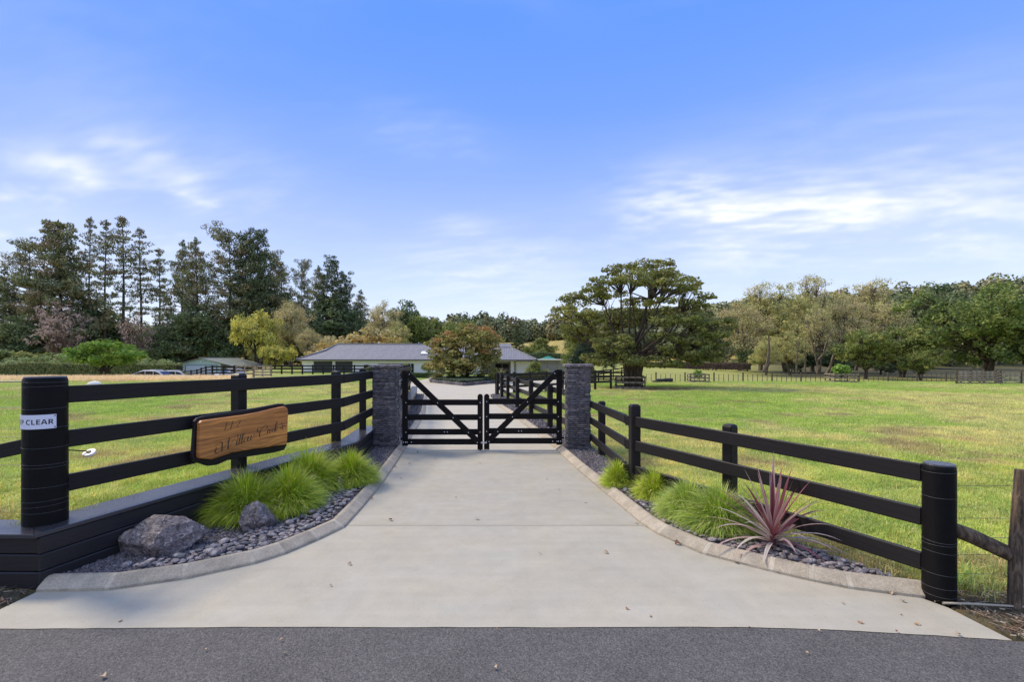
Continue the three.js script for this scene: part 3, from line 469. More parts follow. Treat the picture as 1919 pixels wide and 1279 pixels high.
// ---------------------------------------------------------------- signs
{
  // small white plate bent round the thick left post
  const c = document.createElement('canvas'); c.width = 1024; c.height = 256; const x = c.getContext('2d'); x.fillStyle = '#e4e4ee'; x.fillRect(0, 0, 1024, 256); x.fillStyle = '#15151c'; x.font = 'bold 150px sans-serif'; x.textAlign = 'center'; x.textBaseline = 'middle'; x.setTransform(1.0, 0, 0, .84, 512, 132); const w = x.measureText('KEEP CLEAR').width; x.scale(930 / w, 1); x.fillText('KEEP CLEAR', 0, 0);
  const m = new THREE.CanvasTexture(c); m.colorSpace = THREE.SRGBColorSpace;
  const t = thing('keep_clear_sign', 'small white plate with black capitals bent round the thick left post', 'sign', [-4.27, 0, -4.40]);
  const view = Math.atan2(4.27, 4.40), y0 = 1.352, y1 = 1.478, n = 28, r0 = .1605, r1 = .1635, gb = new GB(), edge = new GB();
  const at = (s, r, y) => { const a = (-118 + s * 143.5) * Math.PI / 180, b = view + a; return V(Math.sin(b) * r, y, Math.cos(b) * r); };   // 0 faces the camera
  for (let i = 0; i < n; i++) { const a = i / n, b = (i + 1) / n; gb.quad(at(a, r1, y0), at(b, r1, y0), at(b, r1, y1), at(a, r1, y1), null, [[a, 0], [b, 0], [b, 1], [a, 1]]); for (const y of [y0, y1]) y === y1 ? edge.quad(at(a, r1, y), at(b, r1, y), at(b, r0, y), at(a, r0, y)) : edge.quad(at(a, r0, y), at(b, r0, y), at(b, r1, y), at(a, r1, y)); }
  edge.quad(at(1, r1, y0), at(1, r0, y0), at(1, r0, y1), at(1, r1, y1)); edge.quad(at(0, r0, y0), at(0, r1, y0), at(0, r1, y1), at(0, r0, y1));
  mesh('plate', gb.get(), std({ map: m, roughness: .4 }), t); mesh('plate_edge', edge.get(), M.whitePlastic, t);
  for (const s of [.025, .975]) for (const y of [y0 + .012, y1 - .012]) { const p = at(s, r1, y), q = mesh('screw', new THREE.SphereGeometry(.006, 8, 5), M.darkPost, t); q.position.copy(p); }
}
{
  // the name board: live-edge timber slab with carved lettering on a black backing
  const A = V(-3.745, 0, -5.79), B = V(-3.32, 0, -7.23), ux = B.clone().sub(A).normalize(), nz = V(-ux.z, 0, ux.x).multiplyScalar(1), L = A.distanceTo(B);
  if (nz.dot(V(0, 0, 0).sub(A)) < 0) nz.negate();
  const t = thing('name_sign', 'live-edge timber name board with black script lettering on the left fence', 'sign', [A.x, 0, A.z]);
  const cast = (px, py, off) => { const o = A.clone().addScaledVector(nz, off), k = (px - CX) / F; const den = ux.x + k * ux.z, s = (-(o.x) - k * o.z) / den, D = -(o.z + ux.z * s); return new THREE.Vector2(s, gy(py, D)); };
  const slabOf = (pts, off, depth, bevel) => { const s = new THREE.Shape(); const v = pts.map(([a, b]) => cast(a, b, off + depth)); s.moveTo(v[0].x, v[0].y); for (let i = 1; i < v.length; i++) s.lineTo(v[i].x, v[i].y); s.closePath(); const g = new THREE.ExtrudeGeometry(s, { depth: depth - bevel * 2, bevelEnabled: true, bevelSize: bevel, bevelThickness: bevel, bevelSegments: 3, bevelOffset: -bevel, curveSegments: 8 }); g.translate(0, 0, bevel); const m = new THREE.Matrix4().makeBasis(ux, V(0, 1, 0), nz).setPosition(nz.clone().multiplyScalar(off)); return [g, m]; };
  const [gb, mb] = slabOf([[366, 790], [371, 784], [384, 780], [450, 771], [524, 757], [532, 757], [537, 761], [540, 772], [538, 836], [533, 844], [514, 849], [470, 856], [428, 863], [408, 872], [391, 874], [364, 865], [361, 858]], .028, .045, .012);
  mesh('backing_board', boxUV(gb).applyMatrix4(mb), M.black, t);
  const [gs, ms] = slabOf([[376, 793], [380, 789], [400, 786], [430, 782], [460, 778], [490, 772], [515, 766], [534, 762], [539, 765], [541, 772], [540, 800], [539, 830], [536, 834], [520, 836], [500, 839], [477, 842], [455, 846], [438, 849], [425, 853], [410, 858], [398, 862], [386, 861], [377, 860], [374, 856]], .074, .06, .014);
  const c = document.createElement('canvas'); c.width = 1024; c.height = 512; const x = c.getContext('2d'), img = x.createImageData(1024, 512);
  for (let j = 0; j < 512; j++) for (let i = 0; i < 1024; i++) { const u = i / 1024, v = j / 512, warp = fbm(u * 2.2, v * 3, 3, 7) - .5, kn = Math.exp(-(((u - .30) * 6) ** 2 + ((v - .9) * 5) ** 2)), rings = fbm(u * 2 + warp, (v + warp * .22 + kn * .15) * 26, 4, 13), f = fbm(u * 18, v * 220, 2, 19), k = .80 + (rings - .5) * .5 + (f - .5) * .22 - kn * .12; const o = (j * 1024 + i) * 4; img.data[o] = clamp(k * .93) * 255; img.data[o + 1] = clamp(k * .60 + (rings - .5) * .05) * 255; img.data[o + 2] = clamp(k * .29) * 255; img.data[o + 3] = 255; }
  x.putImageData(img, 0, 0);
  // lettering: a broad-nib pen, thick on the down strokes
  const pen = (px, py, sc, strokes, col = '#241a14', thick = 1) => { x.fillStyle = col; for (const st of strokes) { for (let k = 0; k < st.length - 1; k++) { const p0 = st[Math.max(0, k - 1)], p1 = st[k], p2 = st[k + 1], p3 = st[Math.min(st.length - 1, k + 2)]; let lx, ly; for (let q = 0; q <= 26; q++) { const s = q / 26, s2 = s * s, s3 = s2 * s, f = (a, b, cc, d) => .5 * (2 * b + (cc - a) * s + (2 * a - 5 * b + 4 * cc - d) * s2 + (3 * b - a - 3 * cc + d) * s3), X = px + f(p0[0], p1[0], p2[0], p3[0]) * sc + -(f(p0[1], p1[1], p2[1], p3[1]) - 1) * 0, Y = py + f(p0[1], p1[1], p2[1], p3[1]) * sc; if (q) { const dx = X - lx, dy = Y - ly, l = Math.hypot(dx, dy) || 1, down = Math.max(0, dy / l), w = (.9 + 3.6 * down ** 1.5) * thick * sc / 60; x.beginPath(); x.arc(X, Y, w, 0, 7); x.fill(); x.beginPath(); x.lineWidth = w * 2; x.strokeStyle = col; x.moveTo(lx, ly); x.lineTo(X, Y); x.stroke(); } lx = X; ly = Y; } } } };
  const S = (st) => st.map((s) => s.map(([a, b]) => [a + (1 - b) * .34, b]));   // slant
  const G = {
    W: [[[-.55, .55], [-.62, .3], [-.35, .08], [-.1, .2], [-.02, .55], [.04, 1.05]], [[.04, 1.05], [.3, .6], [.58, 0]], [[.58, 0], [.55, .5], [.62, 1.05]], [[.62, 1.05], [.9, .6], [1.15, .1], [1.35, -.02], [1.42, .12]], [[-.55, .55], [-.6, .9], [-.3, 1.1], [-.1, .9]]],
    i: [[[0, .55], [0, .92], [.1, 1.0], [.24, .78]], [[.02, .3], [.03, .34]]], l: [[[-.05, .9], [.16, .4], [.2, .05], [.06, .05], [0, .5], [0, .92], [.1, 1.0], [.24, .78]]],
    o: [[[.2, .58], [0, .68], [0, .95], [.17, 1], [.32, .8], [.2, .58], [.4, .62]]], w: [[[0, .55], [-.02, .9], [.12, 1], [.28, .8], [.3, .55]], [[.3, .55], [.28, .9], [.42, 1], [.58, .75], [.56, .55], [.7, .6]]],
    C: [[[.75, .12], [.6, -.08], [.25, .1], [.0, .5], [.05, .95], [.35, 1.05], [.7, .85]], [[.75, .12], [.78, .3], [.62, .32]], [[.25, .1], [-.2, -.05], [-.35, .2], [-.15, .4], [.1, .3]]],
    r: [[[0, .62], [.12, .55], [.12, .6], [.08, 1]], [[.1, .75], [.22, .57], [.32, .62]]], e: [[[0, .82], [.2, .72], [.18, .57], [.02, .65], [-.02, .9], [.12, 1], [.32, .82]]], k: [[[-.05, .9], [.16, .3], [.2, .02], [.08, .05], [.02, .6], [0, 1]], [[.02, .8], [.2, .57], [.24, .66], [.08, .78]], [[.08, .78], [.2, 1], [.36, .86]]],
    1: [[[-.06, .16], [.06, 0], [.06, 1]]], 2: [[[0, .25], [.1, .02], [.32, .05], [.34, .35], [.05, .95]], [[.05, .95], [.2, .88], [.4, .98]]],
  };
  x.save(); x.translate(215, 405); x.rotate(-.16); let cx = 0; const SC = 112; const word = (s, adv) => [...s].forEach((ch, i) => { pen(cx, -SC, SC, S(G[ch]), '#33221a', .78); cx += adv[i] * SC; });
  word('Willow', [1.42, .24, .26, .26, .40, .72]); cx += .5 * SC; word('Creek', [.82, .34, .31, .30, .4]); pen(cx - 8, -SC * 1.0, SC, S([[[0, .9], [.3, .75], [.5, .95], [.8, .7], [1.0, .9]], [[.3, .5], [.4, .3], [.5, .5]], [[.5, 1], [.6, .6], [.7, 1.1]]]), '#33211a', .6); x.restore();
  x.save(); x.translate(240, 100); x.rotate(-.05); cx = 0; for (const ch of '112') { pen(cx, 0, 78, S(G[ch]), '#46301d', .8); cx += 62; } x.restore();
  const map = new THREE.CanvasTexture(c); map.colorSpace = THREE.SRGBColorSpace; map.wrapS = map.wrapT = THREE.RepeatWrapping;
  gs.computeBoundingBox(); const bb = gs.boundingBox, gsn = gs.index ? gs.toNonIndexed() : gs, p = gsn.attributes.position, uv = new Float32Array(p.count * 2); for (let i = 0; i < p.count; i++) { uv[i * 2] = (p.getX(i) - bb.min.x) / (bb.max.x - bb.min.x); uv[i * 2 + 1] = (p.getY(i) - bb.min.y) / (bb.max.y - bb.min.y); } gsn.setAttribute('uv', new THREE.BufferAttribute(uv, 2));
  mesh('timber_slab', gsn.applyMatrix4(ms), std({ map, roughness: .42 }), t);
}
// ---------------------------------------------------------------- boulders
function boulder(label, x, d, w, h, dp, seed, turn, peaks) {
  const g0 = new THREE.IcosahedronGeometry(1, 14); g0.deleteAttribute('uv'); g0.deleteAttribute('normal'); const g = mergeVertices(g0, 1e-4), p = g.attributes.position, r = rng(seed), cuts = [];
  for (let i = 0; i < 24; i++) { const n = V(r() - .5, (r() - .3), r() - .5).normalize(); cuts.push([n, .58 + r() * .32]); } for (const [a, b, c, k] of peaks ?? []) cuts.push([V(a, b, c).normalize(), k]);
  for (let i = 0; i < p.count; i++) { const v = V().fromBufferAttribute(p, i).normalize(); let s = 1; for (const [n, k] of cuts) { const q = v.dot(n); if (q > 0) s = Math.min(s, k / q); } s *= 1 + (fbm(v.x * 3 + v.z * 2 + seed, v.y * 3 + v.z, 4, seed) - .5) * .20 + (fbm(v.x * 11 + v.z * 7, v.y * 11 - v.z * 5, 3, seed + 3) - .5) * .10; p.setXYZ(i, v.x * s * w / 2 * 1.18, v.y * s * h * .78, v.z * s * dp / 2 * 1.18); }
  const nn = g.toNonIndexed(); nn.computeVertexNormals(); const sm = g.clone(); sm.computeVertexNormals(); const o = mesh('boulder', boxUV(sm), M.rock); o.geometry.computeVertexNormals ? 0 : 0;
  o.position.set(x, bedY + h * .30, -d); o.rotation.y = turn; return tag(o, label, 'boulder');
}
boulder('largest grey-purple boulder in front of the black retaining wall', gx(304, 4.86), 4.86, .76, .38, .50, 7, .25, [[-.5, .6, .6, .62], [.3, .85, .2, .70], [.75, .3, .6, .72]]);
boulder('small pointed grey boulder half covered by drooping tussock grass', gx(482, 5.42), 5.42, .43, .33, .34, 12, .9, [[.7, .6, .3, .5], [-.7, .6, .3, .52]]);
boulder('small pale boulder squeezed between two grass tussocks near the gate', gx(636, 6.95), 6.95, .15, .22, .2, 29, .4);

// ---------------------------------------------------------------- tussock grasses
function tussock(label, x, d, R, h, n, seed, pal) {
  const gb = new GB(), r = rng(seed), wob = (a) => 1 + (fbm(a * 1.3 + seed, 2, 2, seed) - .5) * .35;
  for (let i = 0; i < n; i++) {
    const a = r() * 6.283, skirt = r() < .34, el = skirt ? r() * .35 : Math.asin(Math.pow(r(), .8)) , k = r() < .06 ? [.46, .38, .19] : pal[Math.floor(r() * pal.length)], j = (.55 + r() * .8) * 1.7, c = [k[0] * j, k[1] * j, k[2] * j], w = .0022 + r() * .0024;
    const q = skirt ? .25 + r() * .3 : .2 + .38 * r(), W = R * wob(a), bx = Math.cos(a) * Math.cos(el) * W * q, bz = Math.sin(a) * Math.cos(el) * W * q, by = skirt ? 0 : Math.sin(el) * h * (.15 + r() * .45);
    const a2 = a + (r() - .5) * 1.1, up = skirt ? .75 + r() * .5 : clamp(el * .75 + .35 + (r() - .5) * .7, .15, 1.5), L = (skirt ? .75 : .62) * W * (.7 + r() * .55) * (1 - .12 * Math.sin(el)), cf = (skirt ? 1.25 : .8) * (.7 + r() * .7);
    let px = bx, py = by, pz = bz, dx = Math.cos(a2) * Math.cos(up), dz = Math.sin(a2) * Math.cos(up), dy = Math.sin(up); const seg = 4, sl = L / seg; let prev = null; const sx = -Math.sin(a2), sz = Math.cos(a2), tw = (r() - .5) * 1.2;
    for (let s = 0; s <= seg; s++) {
      const t = s / seg, ww = w * (1 - t * t * .92), ux = sx * Math.cos(tw), uy = Math.sin(tw) * .6, uz = sz * Math.cos(tw), nx = uy * dz - uz * dy, ny = uz * dx - ux * dz, nz = ux * dy - uy * dx, nl = Math.hypot(nx, ny, nz);
      const A = gb.vert(px - ux * ww, py - uy * ww, pz - uz * ww, nx / nl, ny / nl, nz / nl, 0, 0, c), B = gb.vert(px + ux * ww, py + uy * ww, pz + uz * ww, nx / nl, ny / nl, nz / nl, 0, 0, c);
      if (prev) gb.i.push(prev[0], prev[1], A, A, prev[1], B); prev = [A, B];
      px += dx * sl; py += dy * sl; pz += dz * sl; dy -= cf * .36; const l = Math.hypot(dx, dy, dz); dx /= l; dy /= l; dz /= l; if (py < .015) { py = .015 + r() * .02; dy = Math.max(dy, -.05); }
    }
  }
  const o = mesh('tussock_grass', gb.get(), M.blade); o.position.set(x, bedY - .01, -d); return tag(o, label, 'tussock grass');
}
const gGreen = [[.27, .36, .018], [.34, .42, .025], [.20, .29, .014], [.40, .45, .04], [.30, .38, .02], [.48, .46, .09]];
const gGrey = [[.25, .34, .055], [.32, .40, .09], [.21, .30, .04], [.40, .44, .14], [.29, .37, .03]];
tussock('bright green tussock grass right beside the largest boulder', gx(462, 5.85), 5.85, .52, .58, 6400, 101, gGreen);
tussock('bright green tussock grass draped behind the small pointed boulder', gx(543, 6.15), 6.15, .50, .60, 6400, 102, gGreen);
tussock('bright green tussock grass below the right end of the name board', gx(578, 6.95), 6.95, .56, .68, 6400, 103, gGreen);
tussock('bright green tussock grass nearest the gate, hanging over the left kerb', gx(659, 7.35), 7.35, .47, .58, 6000, 104, gGreen);
tussock('small green tussock grass left of the square fence post', gx(1156, 7.2), 7.2, .29, .48, 3600, 105, gGreen);
tussock('green tussock grass just right of the square fence post', gx(1226, 6.55), 6.55, .32, .50, 3900, 106, gGreen);
tussock('large green tussock grass in the middle of the right pebble bed', gx(1286, 5.8), 5.8, .42, .50, 6000, 107, gGrey);
tussock('grey-green tussock grass just left of the red spiky plant', gx(1348, 5.42), 5.42, .46, .56, 6000, 108, gGrey);

// ---------------------------------------------------------------- red cabbage-tree plant
{
  const t = thing('cordyline', 'red and pink spiky cordyline growing in the right pebble bed', 'spiky plant', [gx(1448, 4.86), bedY, -4.86]), r = rng(55);
  mesh('stem', new GB().tube([V(0, -.05, 0), V(0, .1, 0), V(.01, .22, 0)], [.035, .03, .022], 8, [.18, .06, .07]).get(), M.blade, t);
  const pal = [[.27, .062, .082], [.33, .095, .11], [.20, .045, .060], [.46, .27, .26], [.54, .41, .37], [.29, .07, .09]];
  const N = 64;
  for (let i = 0; i < N; i++) {
    const f = i / N, a = i * 2.4 + r() * .6, el = lerp(.12, 1.5, Math.pow(f, 1.15)), L = lerp(.62, .74, f) * (.78 + r() * .32) * (f > .9 ? .9 : 1), w = .0165 + r() * .007, droop = lerp(1.9, .06, Math.pow(f, .6)) * (.6 + r() * .7), k = f < .45 && r() < .8 ? pal[3 + Math.floor(r() * 2)] : pal[Math.floor(r() * 4)], gb = new GB();
    const bright = [k[0] * 1.25 + .04, k[1] * 1.6 + .03, k[2] * 1.5 + .03]; let p = V(Math.cos(a) * .012, .04 + f * .16, Math.sin(a) * .012), d = V(Math.cos(a) * Math.cos(el), Math.sin(el), Math.sin(a) * Math.cos(el)); const side = V(-Math.sin(a), 0, Math.cos(a)), seg = 9; let prev = null;
    for (let s = 0; s <= seg; s++) { const q = s / seg, ww = w * (Math.min(1, .42 + q * 2.0)) * (1 - Math.pow(q, 2.6)) + .0006, n = V().crossVectors(side, d).normalize(); const lf = (n.y < 0 ? -1 : 1) * ww * .35, e0 = p.clone().addScaledVector(side, -ww).addScaledVector(n, lf), e1 = p.clone().addScaledVector(side, ww).addScaledVector(n, lf), row = [[e0, bright], [p, k], [e1, bright]].map(([v, c]) => gb.vert(v.x, v.y, v.z, n.x, n.y, n.z, 0, 0, c)); if (prev) for (const j of [0, 1]) gb.i.push(prev[j], prev[j + 1], row[j], row[j], prev[j + 1], row[j + 1]); prev = row; p = p.clone().addScaledVector(d, L / seg); d.y -= droop / seg * (.35 + q * 1.3); d.normalize(); if (p.y < .015) { p.y = .015; d.y = Math.max(0, d.y); } }
    mesh('leaf', gb.get(), M.blade, t);
  }
}

// ---------------------------------------------------------------- paddock turf
{
  const r = rng(777), mk = (n, h, spread, w) => { const gb = new GB(); for (let i = 0; i < n; i++) { const a = r() * 6.283, q = r() * spread, x = Math.cos(a) * q, z = Math.sin(a) * q, L = h * (.5 + r() * .8), ln = (r() - .25) * 1.7, a2 = r() * 6.283, dx = Math.cos(a2), dz = Math.sin(a2), sx = -dz * w, sz = dx * w, m = [x + dx * L * ln * .25, L * .55, z + dz * L * ln * .25], tp = [x + dx * L * ln * .8, L * (1 - Math.abs(ln) * .3), z + dz * L * ln * .8], j = .75 + r() * .5, c = [j * (r() < .2 ? 1.35 : 1), j, j];
    const A = gb.vert(x - sx, 0, z - sz, dx * .4, .9, dz * .4, 0, 0, c), B = gb.vert(x + sx, 0, z + sz, dx * .4, .9, dz * .4, 0, 0, c), C = gb.vert(m[0] - sx * .8, m[1], m[2] - sz * .8, dx * .4, .9, dz * .4, 0, 0, c), Dd = gb.vert(m[0] + sx * .8, m[1], m[2] + sz * .8, dx * .4, .9, dz * .4, 0, 0, c), E = gb.vert(...tp, dx * .4, .9, dz * .4, 0, 0, c); gb.i.push(A, B, C, C, B, Dd, C, Dd, E); } const g = gb.get().toNonIndexed(); g.computeVertexNormals(); return g; };
  const turfMat = phys({ vertexColors: true, roughness: .8, transmission: .4, thickness: 0, specularIntensity: .3, side: THREE.DoubleSide });
  const kinds = [mk(18, .058, .075, .003), mk(14, .085, .09, .003), mk(24, .075, .22, .007), mk(16, .42, .25, .008)], lists = [[], [], [], []];
  const field = (x, D) => { if (D < 3.95) return false; if (x < 0) { if (D < 4.5) return false; const w = along(wallL, D) - .36; return D < 30 ? x < w : x < along(kerbL, D) - .4; } if (D < 4.3 && x > 3.3) return r() < smooth(3.95, 4.4, D); return D < 28 ? x > along(fenceR, D) + .08 + (r() - .5) * .16 : x > along(kerbR, D) + .8; };
  const scatter = (n, d0, d1, x0, x1, k, s0, s1) => { for (let i = 0; i < n; i++) { const D = d1 * Math.sqrt(lerp((d0 / d1) ** 2, 1, r())), x = lerp(x0, x1, r()) * D; if (!field(x, D)) continue; const p = fbm(x * 1.4, D * 1.4, 3, 88), soil = Math.hypot((x - 11.5) / 4.4, (D - 39.5) / 3) < .8; if (soil && r() < .75) continue; if (k < 2 && p < .36 && r() < .6) continue; lists[k].push([x, D, lerp(s0, s1, r()) * (.65 + p * .8)]); } };
  scatter(15000, 3.95, 9, .16, 1.15, 0, .8, 1.3); scatter(9000, 3.95, 12, .16, 1.15, 1, .6, 1.3); scatter(14000, 4.4, 10, -1.15, -.25, 0, .8, 1.3); scatter(9000, 4.4, 13, -1.15, -.2, 1, .6, 1.3);
  scatter(26000, 9, 20, -.02, 1.12, 2, .55, 1.1); scatter(20000, 9, 20, -1.12, -.2, 2, .55, 1.1);
  scatter(30000, 18, 42, -.03, 1.1, 2, .7, 1.5); scatter(18000, 18, 40, -1.1, -.14, 2, .7, 1.5); scatter(13000, 40, 58, .1, 1.1, 2, 1.1, 1.9);
  for (let i = 0; i < 9000; i++) { const D = 37 + Math.sqrt(r()) * 8, x = lerp(-1.12, -.55, r()) * D; lists[3].push([x, D, .45 + r() * .5]); } for (let i = 0; i < 70; i++) { const x = 3.7 + r() * 1.4, D = 3.9 + r() * .5; lists[3].push([x, D, .25 + r() * .35]); } for (let i = 0; i < 2600; i++) { const D = lerp(4.3, 26, r() ** 1.6), w = r() < .5, x = w ? along(wallL, D) - .37 - r() * .12 : along(fenceR, D) + .1 + (r() - .5) * .2; lists[w || r() < .6 ? 1 : 0].push([x, D, .6 + r() * .7]); } for (let i = 0; i < 120; i++) { const q = r(), D = lerp(4.2, 7, q), x = along(fenceR, D) + .02 + r() * .1; lists[1].push([x, D, .9 + r()]); }
  for (let k = 0; k < 4; k++) {
    const L = lists[k], im = new THREE.InstancedMesh(kinds[k], turfMat, L.length), m4 = new THREE.Matrix4(), q = new THREE.Quaternion(), e = new THREE.Euler();
    L.forEach(([x, D, s], i) => { e.set(0, r() * 6.283, 0); m4.compose(V(x, H(x, D) - .006, -D), q.setFromEuler(e), V(s, s * (.75 + r() * .5), s)); im.setMatrixAt(i, m4); const c = k === 3 && D > 20 ? [.52, .43, .26] : turfColor(x, D), j = (.85 + r() * .4) * 1.75, st = r() < .13 ? .6 : 0; im.setColorAt(i, lin(lerp(c[0], .50, st) * j, lerp(c[1], .44, st) * j * (k === 3 && D < 20 ? 1.2 : 1), lerp(c[2], .22, st) * j)); });
    im.name = numbered('paddock_grass'); im.userData = { kind: 'stuff', label: 'short grazed paddock grass', category: 'grass' }; im.castShadow = im.receiveShadow = true; scene.add(im);
  }
}

// ---------------------------------------------------------------- trees
const mixc = (a, b, t) => [lerp(a[0], b[0], t), lerp(a[1], b[1], t), lerp(a[2], b[2], t)];
function foliage(gb, r, c, rx, ry, rz, n, size, asp, pal, o = {}) {
  const base = pal[Math.floor(r() * pal.length)], alt = pal[Math.floor(r() * pal.length)];
  for (let i = 0; i < n; i++) {
    let x, y, z, q; do { x = r() * 2 - 1; y = r() * 2 - 1; z = r() * 2 - 1; q = x * x + y * y + z * z; } while (q > 1); const k = q > 0 ? Math.pow(q, -.22) : 1; x *= k; y *= k; z *= k;
    const j = (.72 + r() * .56) * 2.4, cc = mixc(base, alt, r() * .6), s = size * (.6 + r() * .8), hang = o.hang ?? 0;
    gb.leaf(c.x + x * rx, c.y + y * ry, c.z + z * rz, x + (r() - .5) * 1.7, y + (r() - .5) * 1.7 + .45, z + (r() - .5) * 1.7, (r() - .5) * (hang ? .5 : 1) + x * .4, (r() - .5) * (hang ? .3 : .8) + (o.up ?? 0) - hang, (r() - .5) * (hang ? .5 : 1) + z * .4, s * .5, s * asp * .5, [cc[0] * j, cc[1] * j, cc[2] * j]);
  }
}
const PINE = [[0.091, 0.1, 0.044], [0.114, 0.118, 0.051], [0.073, 0.082, 0.042], [0.139, 0.125, 0.057], [0.146, 0.109, 0.064]];
function pineProto(seed, o) {
  const r = rng(seed), T = new GB(), C = new GB(), h = o.h, lean = o.lean ?? 0, at = (y) => V(Math.sin(y * .11 + seed) * .25 + lean * y * y / h, y, Math.cos(y * .13 + seed) * .2);
  const ys = steps(-.5, h * .985, h / 9); T.tube(ys.map(at), ys.map((y) => lerp(o.r0 ?? .5, .05, Math.pow(clamp(y / h), .85))), 7);
  for (let y = o.start * h; y < h * .99; y += h * (o.gap ?? .042) * (.7 + r() * .6)) {
    const t = (y - o.start * h) / (h - o.start * h), prof = o.prof(t), nb = t > .85 ? 4 : 3 + Math.floor(r() * 3); let a0 = r() * 6.28;
    for (let b = 0; b < nb; b++) {
      if (r() < (o.miss ?? .12)) continue;
      const a = a0 + b * 6.283 / nb + (r() - .5) * .8, L = Math.max(.5, o.R * prof * (.55 + r() * .6)), rise = lerp(.02, .85, t * t) + (r() - .4) * .25, p0 = at(y), dir = V(Math.cos(a), rise, Math.sin(a)).normalize(), p1 = p0.clone().addScaledVector(dir, L * .55), p2 = p0.clone().addScaledVector(dir, L).add(V(0, L * .10, 0));
      T.tube([p0, p1, p2], [.035 + L * .014, .03 + L * .007, .02], 4);
      const K = o.bare && t < o.bare ? 0 : Math.max(1, Math.round(L / 1.25)); for (let k = 0; k < K; k++) { const s = K === 1 ? .75 : lerp(.45, 1, k / (K - 1)), c = p0.clone().lerp(p2, s); c.add(V((r() - .5) * 1.3, .15 + (r() - .5) * .7, (r() - .5) * 1.3)); const cr = (.45 + r() * .7) * Math.min(1.5, .55 + L * .16); foliage(C, r, c, cr * 1.3, cr * .62, cr * 1.3, Math.round((o.n ?? 22) * 2.1 * (cr + .2)), (o.leaf ?? .34) * .50, 4.2, o.pal ?? PINE, { up: .55 }); }
    }
  }
  foliage(C, r, at(h), .5, .8, .5, 24, .3, 2.4, o.pal ?? PINE, { up: .8 });
  return { T: T.get(), C: C.get(), h, bark: o.barkM ?? M.barkPine };
}
const cone = (t) => Math.pow(1 - t, .62) * .95 + .10, column = (t) => .52 + .3 * Math.sin(t * 3.1) - t * .3, round = (t) => Math.sqrt(Math.max(0, 1 - (2 * t - .75) ** 2 * .42)) * .9 * (1 - t * .25), broad = (t) => .42 + .58 * Math.sin(Math.min(1, t * 1.35 + .25) * Math.PI * .62) * (1 - t * .55);
const pines = [
  pineProto(1, { h: 32, start: .10, R: 8.2, prof: cone, gap: .030, n: 26, miss: .06, leaf: .42 }),
  pineProto(2, { h: 34, start: .40, R: 3.6, prof: column, r0: .42, miss: .2, n: 20 }),
  pineProto(3, { h: 33, start: .30, R: 4.4, prof: column, r0: .45, miss: .15, n: 22 }),
  pineProto(4, { h: 30, start: .12, R: 6.0, prof: cone, gap: .036, n: 24, miss: .1 }),
  pineProto(5, { h: 31, start: .22, R: 6.6, prof: broad, gap: .040, n: 26, miss: .14 }),
  pineProto(6, { h: 28, start: .15, R: 6.2, prof: round, gap: .034, n: 26, miss: .08, pal: [[.050, .062, .028], [.062, .072, .032], [.044, .052, .026]] }),
];
function placeTree(name, label, category, proto, px, D, topY, opt = {}) {
  const x = gx(px, D), y0 = H(x, D) - .15, hgt = gy(topY, D) - y0, s = hgt / proto.h, w = opt.w ?? 1, t = thing(name, label, category, [x, y0, -D], opt.group);
  if (proto.T) mesh('trunk', proto.T, opt.bark ?? proto.bark, t); if (proto.C) mesh('crown', proto.C, opt.mat ?? proto.mat ?? M.needle, t);
  t.scale.set(s * w, s, s * w); t.rotation.y = opt.turn ?? 0; return t;
}
const PG = 'tall pines standing in the row at the left';
[['broad dense pine with browning needles, widest of the left pines', 112, 112, 419, 0, .95, .3], ['dark pine at the far left edge of the view', 8, 118, 508, 3, 1.1, 1], ['dark pine with layered branches reaching left of the broadest pine', 58, 120, 470, 4, 1.0, 4.1],
  ['thin sparse pine just right of the broadest pine', 168, 116, 412, 1, .75, 2.2], ['second thin pine from the broadest pine, with an open round top', 199, 112, 418, 2, .8, .9], ['tallest thin pine with a long bare trunk', 230, 112, 410, 1, 1.1, 4.4], ['thin pine with light sparse crown right of the tallest thin pine', 264, 114, 432, 1, .95, 5.5], ['short round-topped pine between the thin pines and the twin dark pines', 298, 116, 470, 2, .95, 3.3],
  ['left one of the twin dark pointed pines above the green shed', 343, 112, 455, 3, .72, .2], ['right one of the twin dark pointed pines above the green shed', 368, 110, 450, 3, .80, 2.9], ['wide pine with long layered branches reaching left', 430, 112, 448, 4, 1.0, 1.3], ['dense pine rising just right of the long-branched pine', 462, 114, 455, 5, .70, 4.0], ['dense round pine with the highest top of the middle pine group', 482, 113, 446, 5, .72, 5.2],
  ['pine sloping down at the right side of the middle pine group', 506, 116, 485, 4, .85, .6], ['small pale thin pine standing alone in the gap', 526, 122, 494, 2, 1.35, 2.0], ['small round pine left of the dense dark pine group', 566, 120, 503, 4, .62, 4.9], ['pointed pine at the left of the dense dark group behind the house', 598, 114, 502, 3, .85, 3.0], ['darkest dense pine with the highest top behind the house', 622, 112, 495, 5, .85, 1.0], ['dense pine on the right slope of the dark group', 650, 114, 522, 5, .72, 2.5], ['lowest pine at the right end of the dark group', 676, 118, 546, 3, .9, .4],
].forEach(([l, px, D, top, k, w, turn]) => placeTree('pine_tree', l, 'pine tree', pines[k], px, D, top, { w, turn, group: PG }));

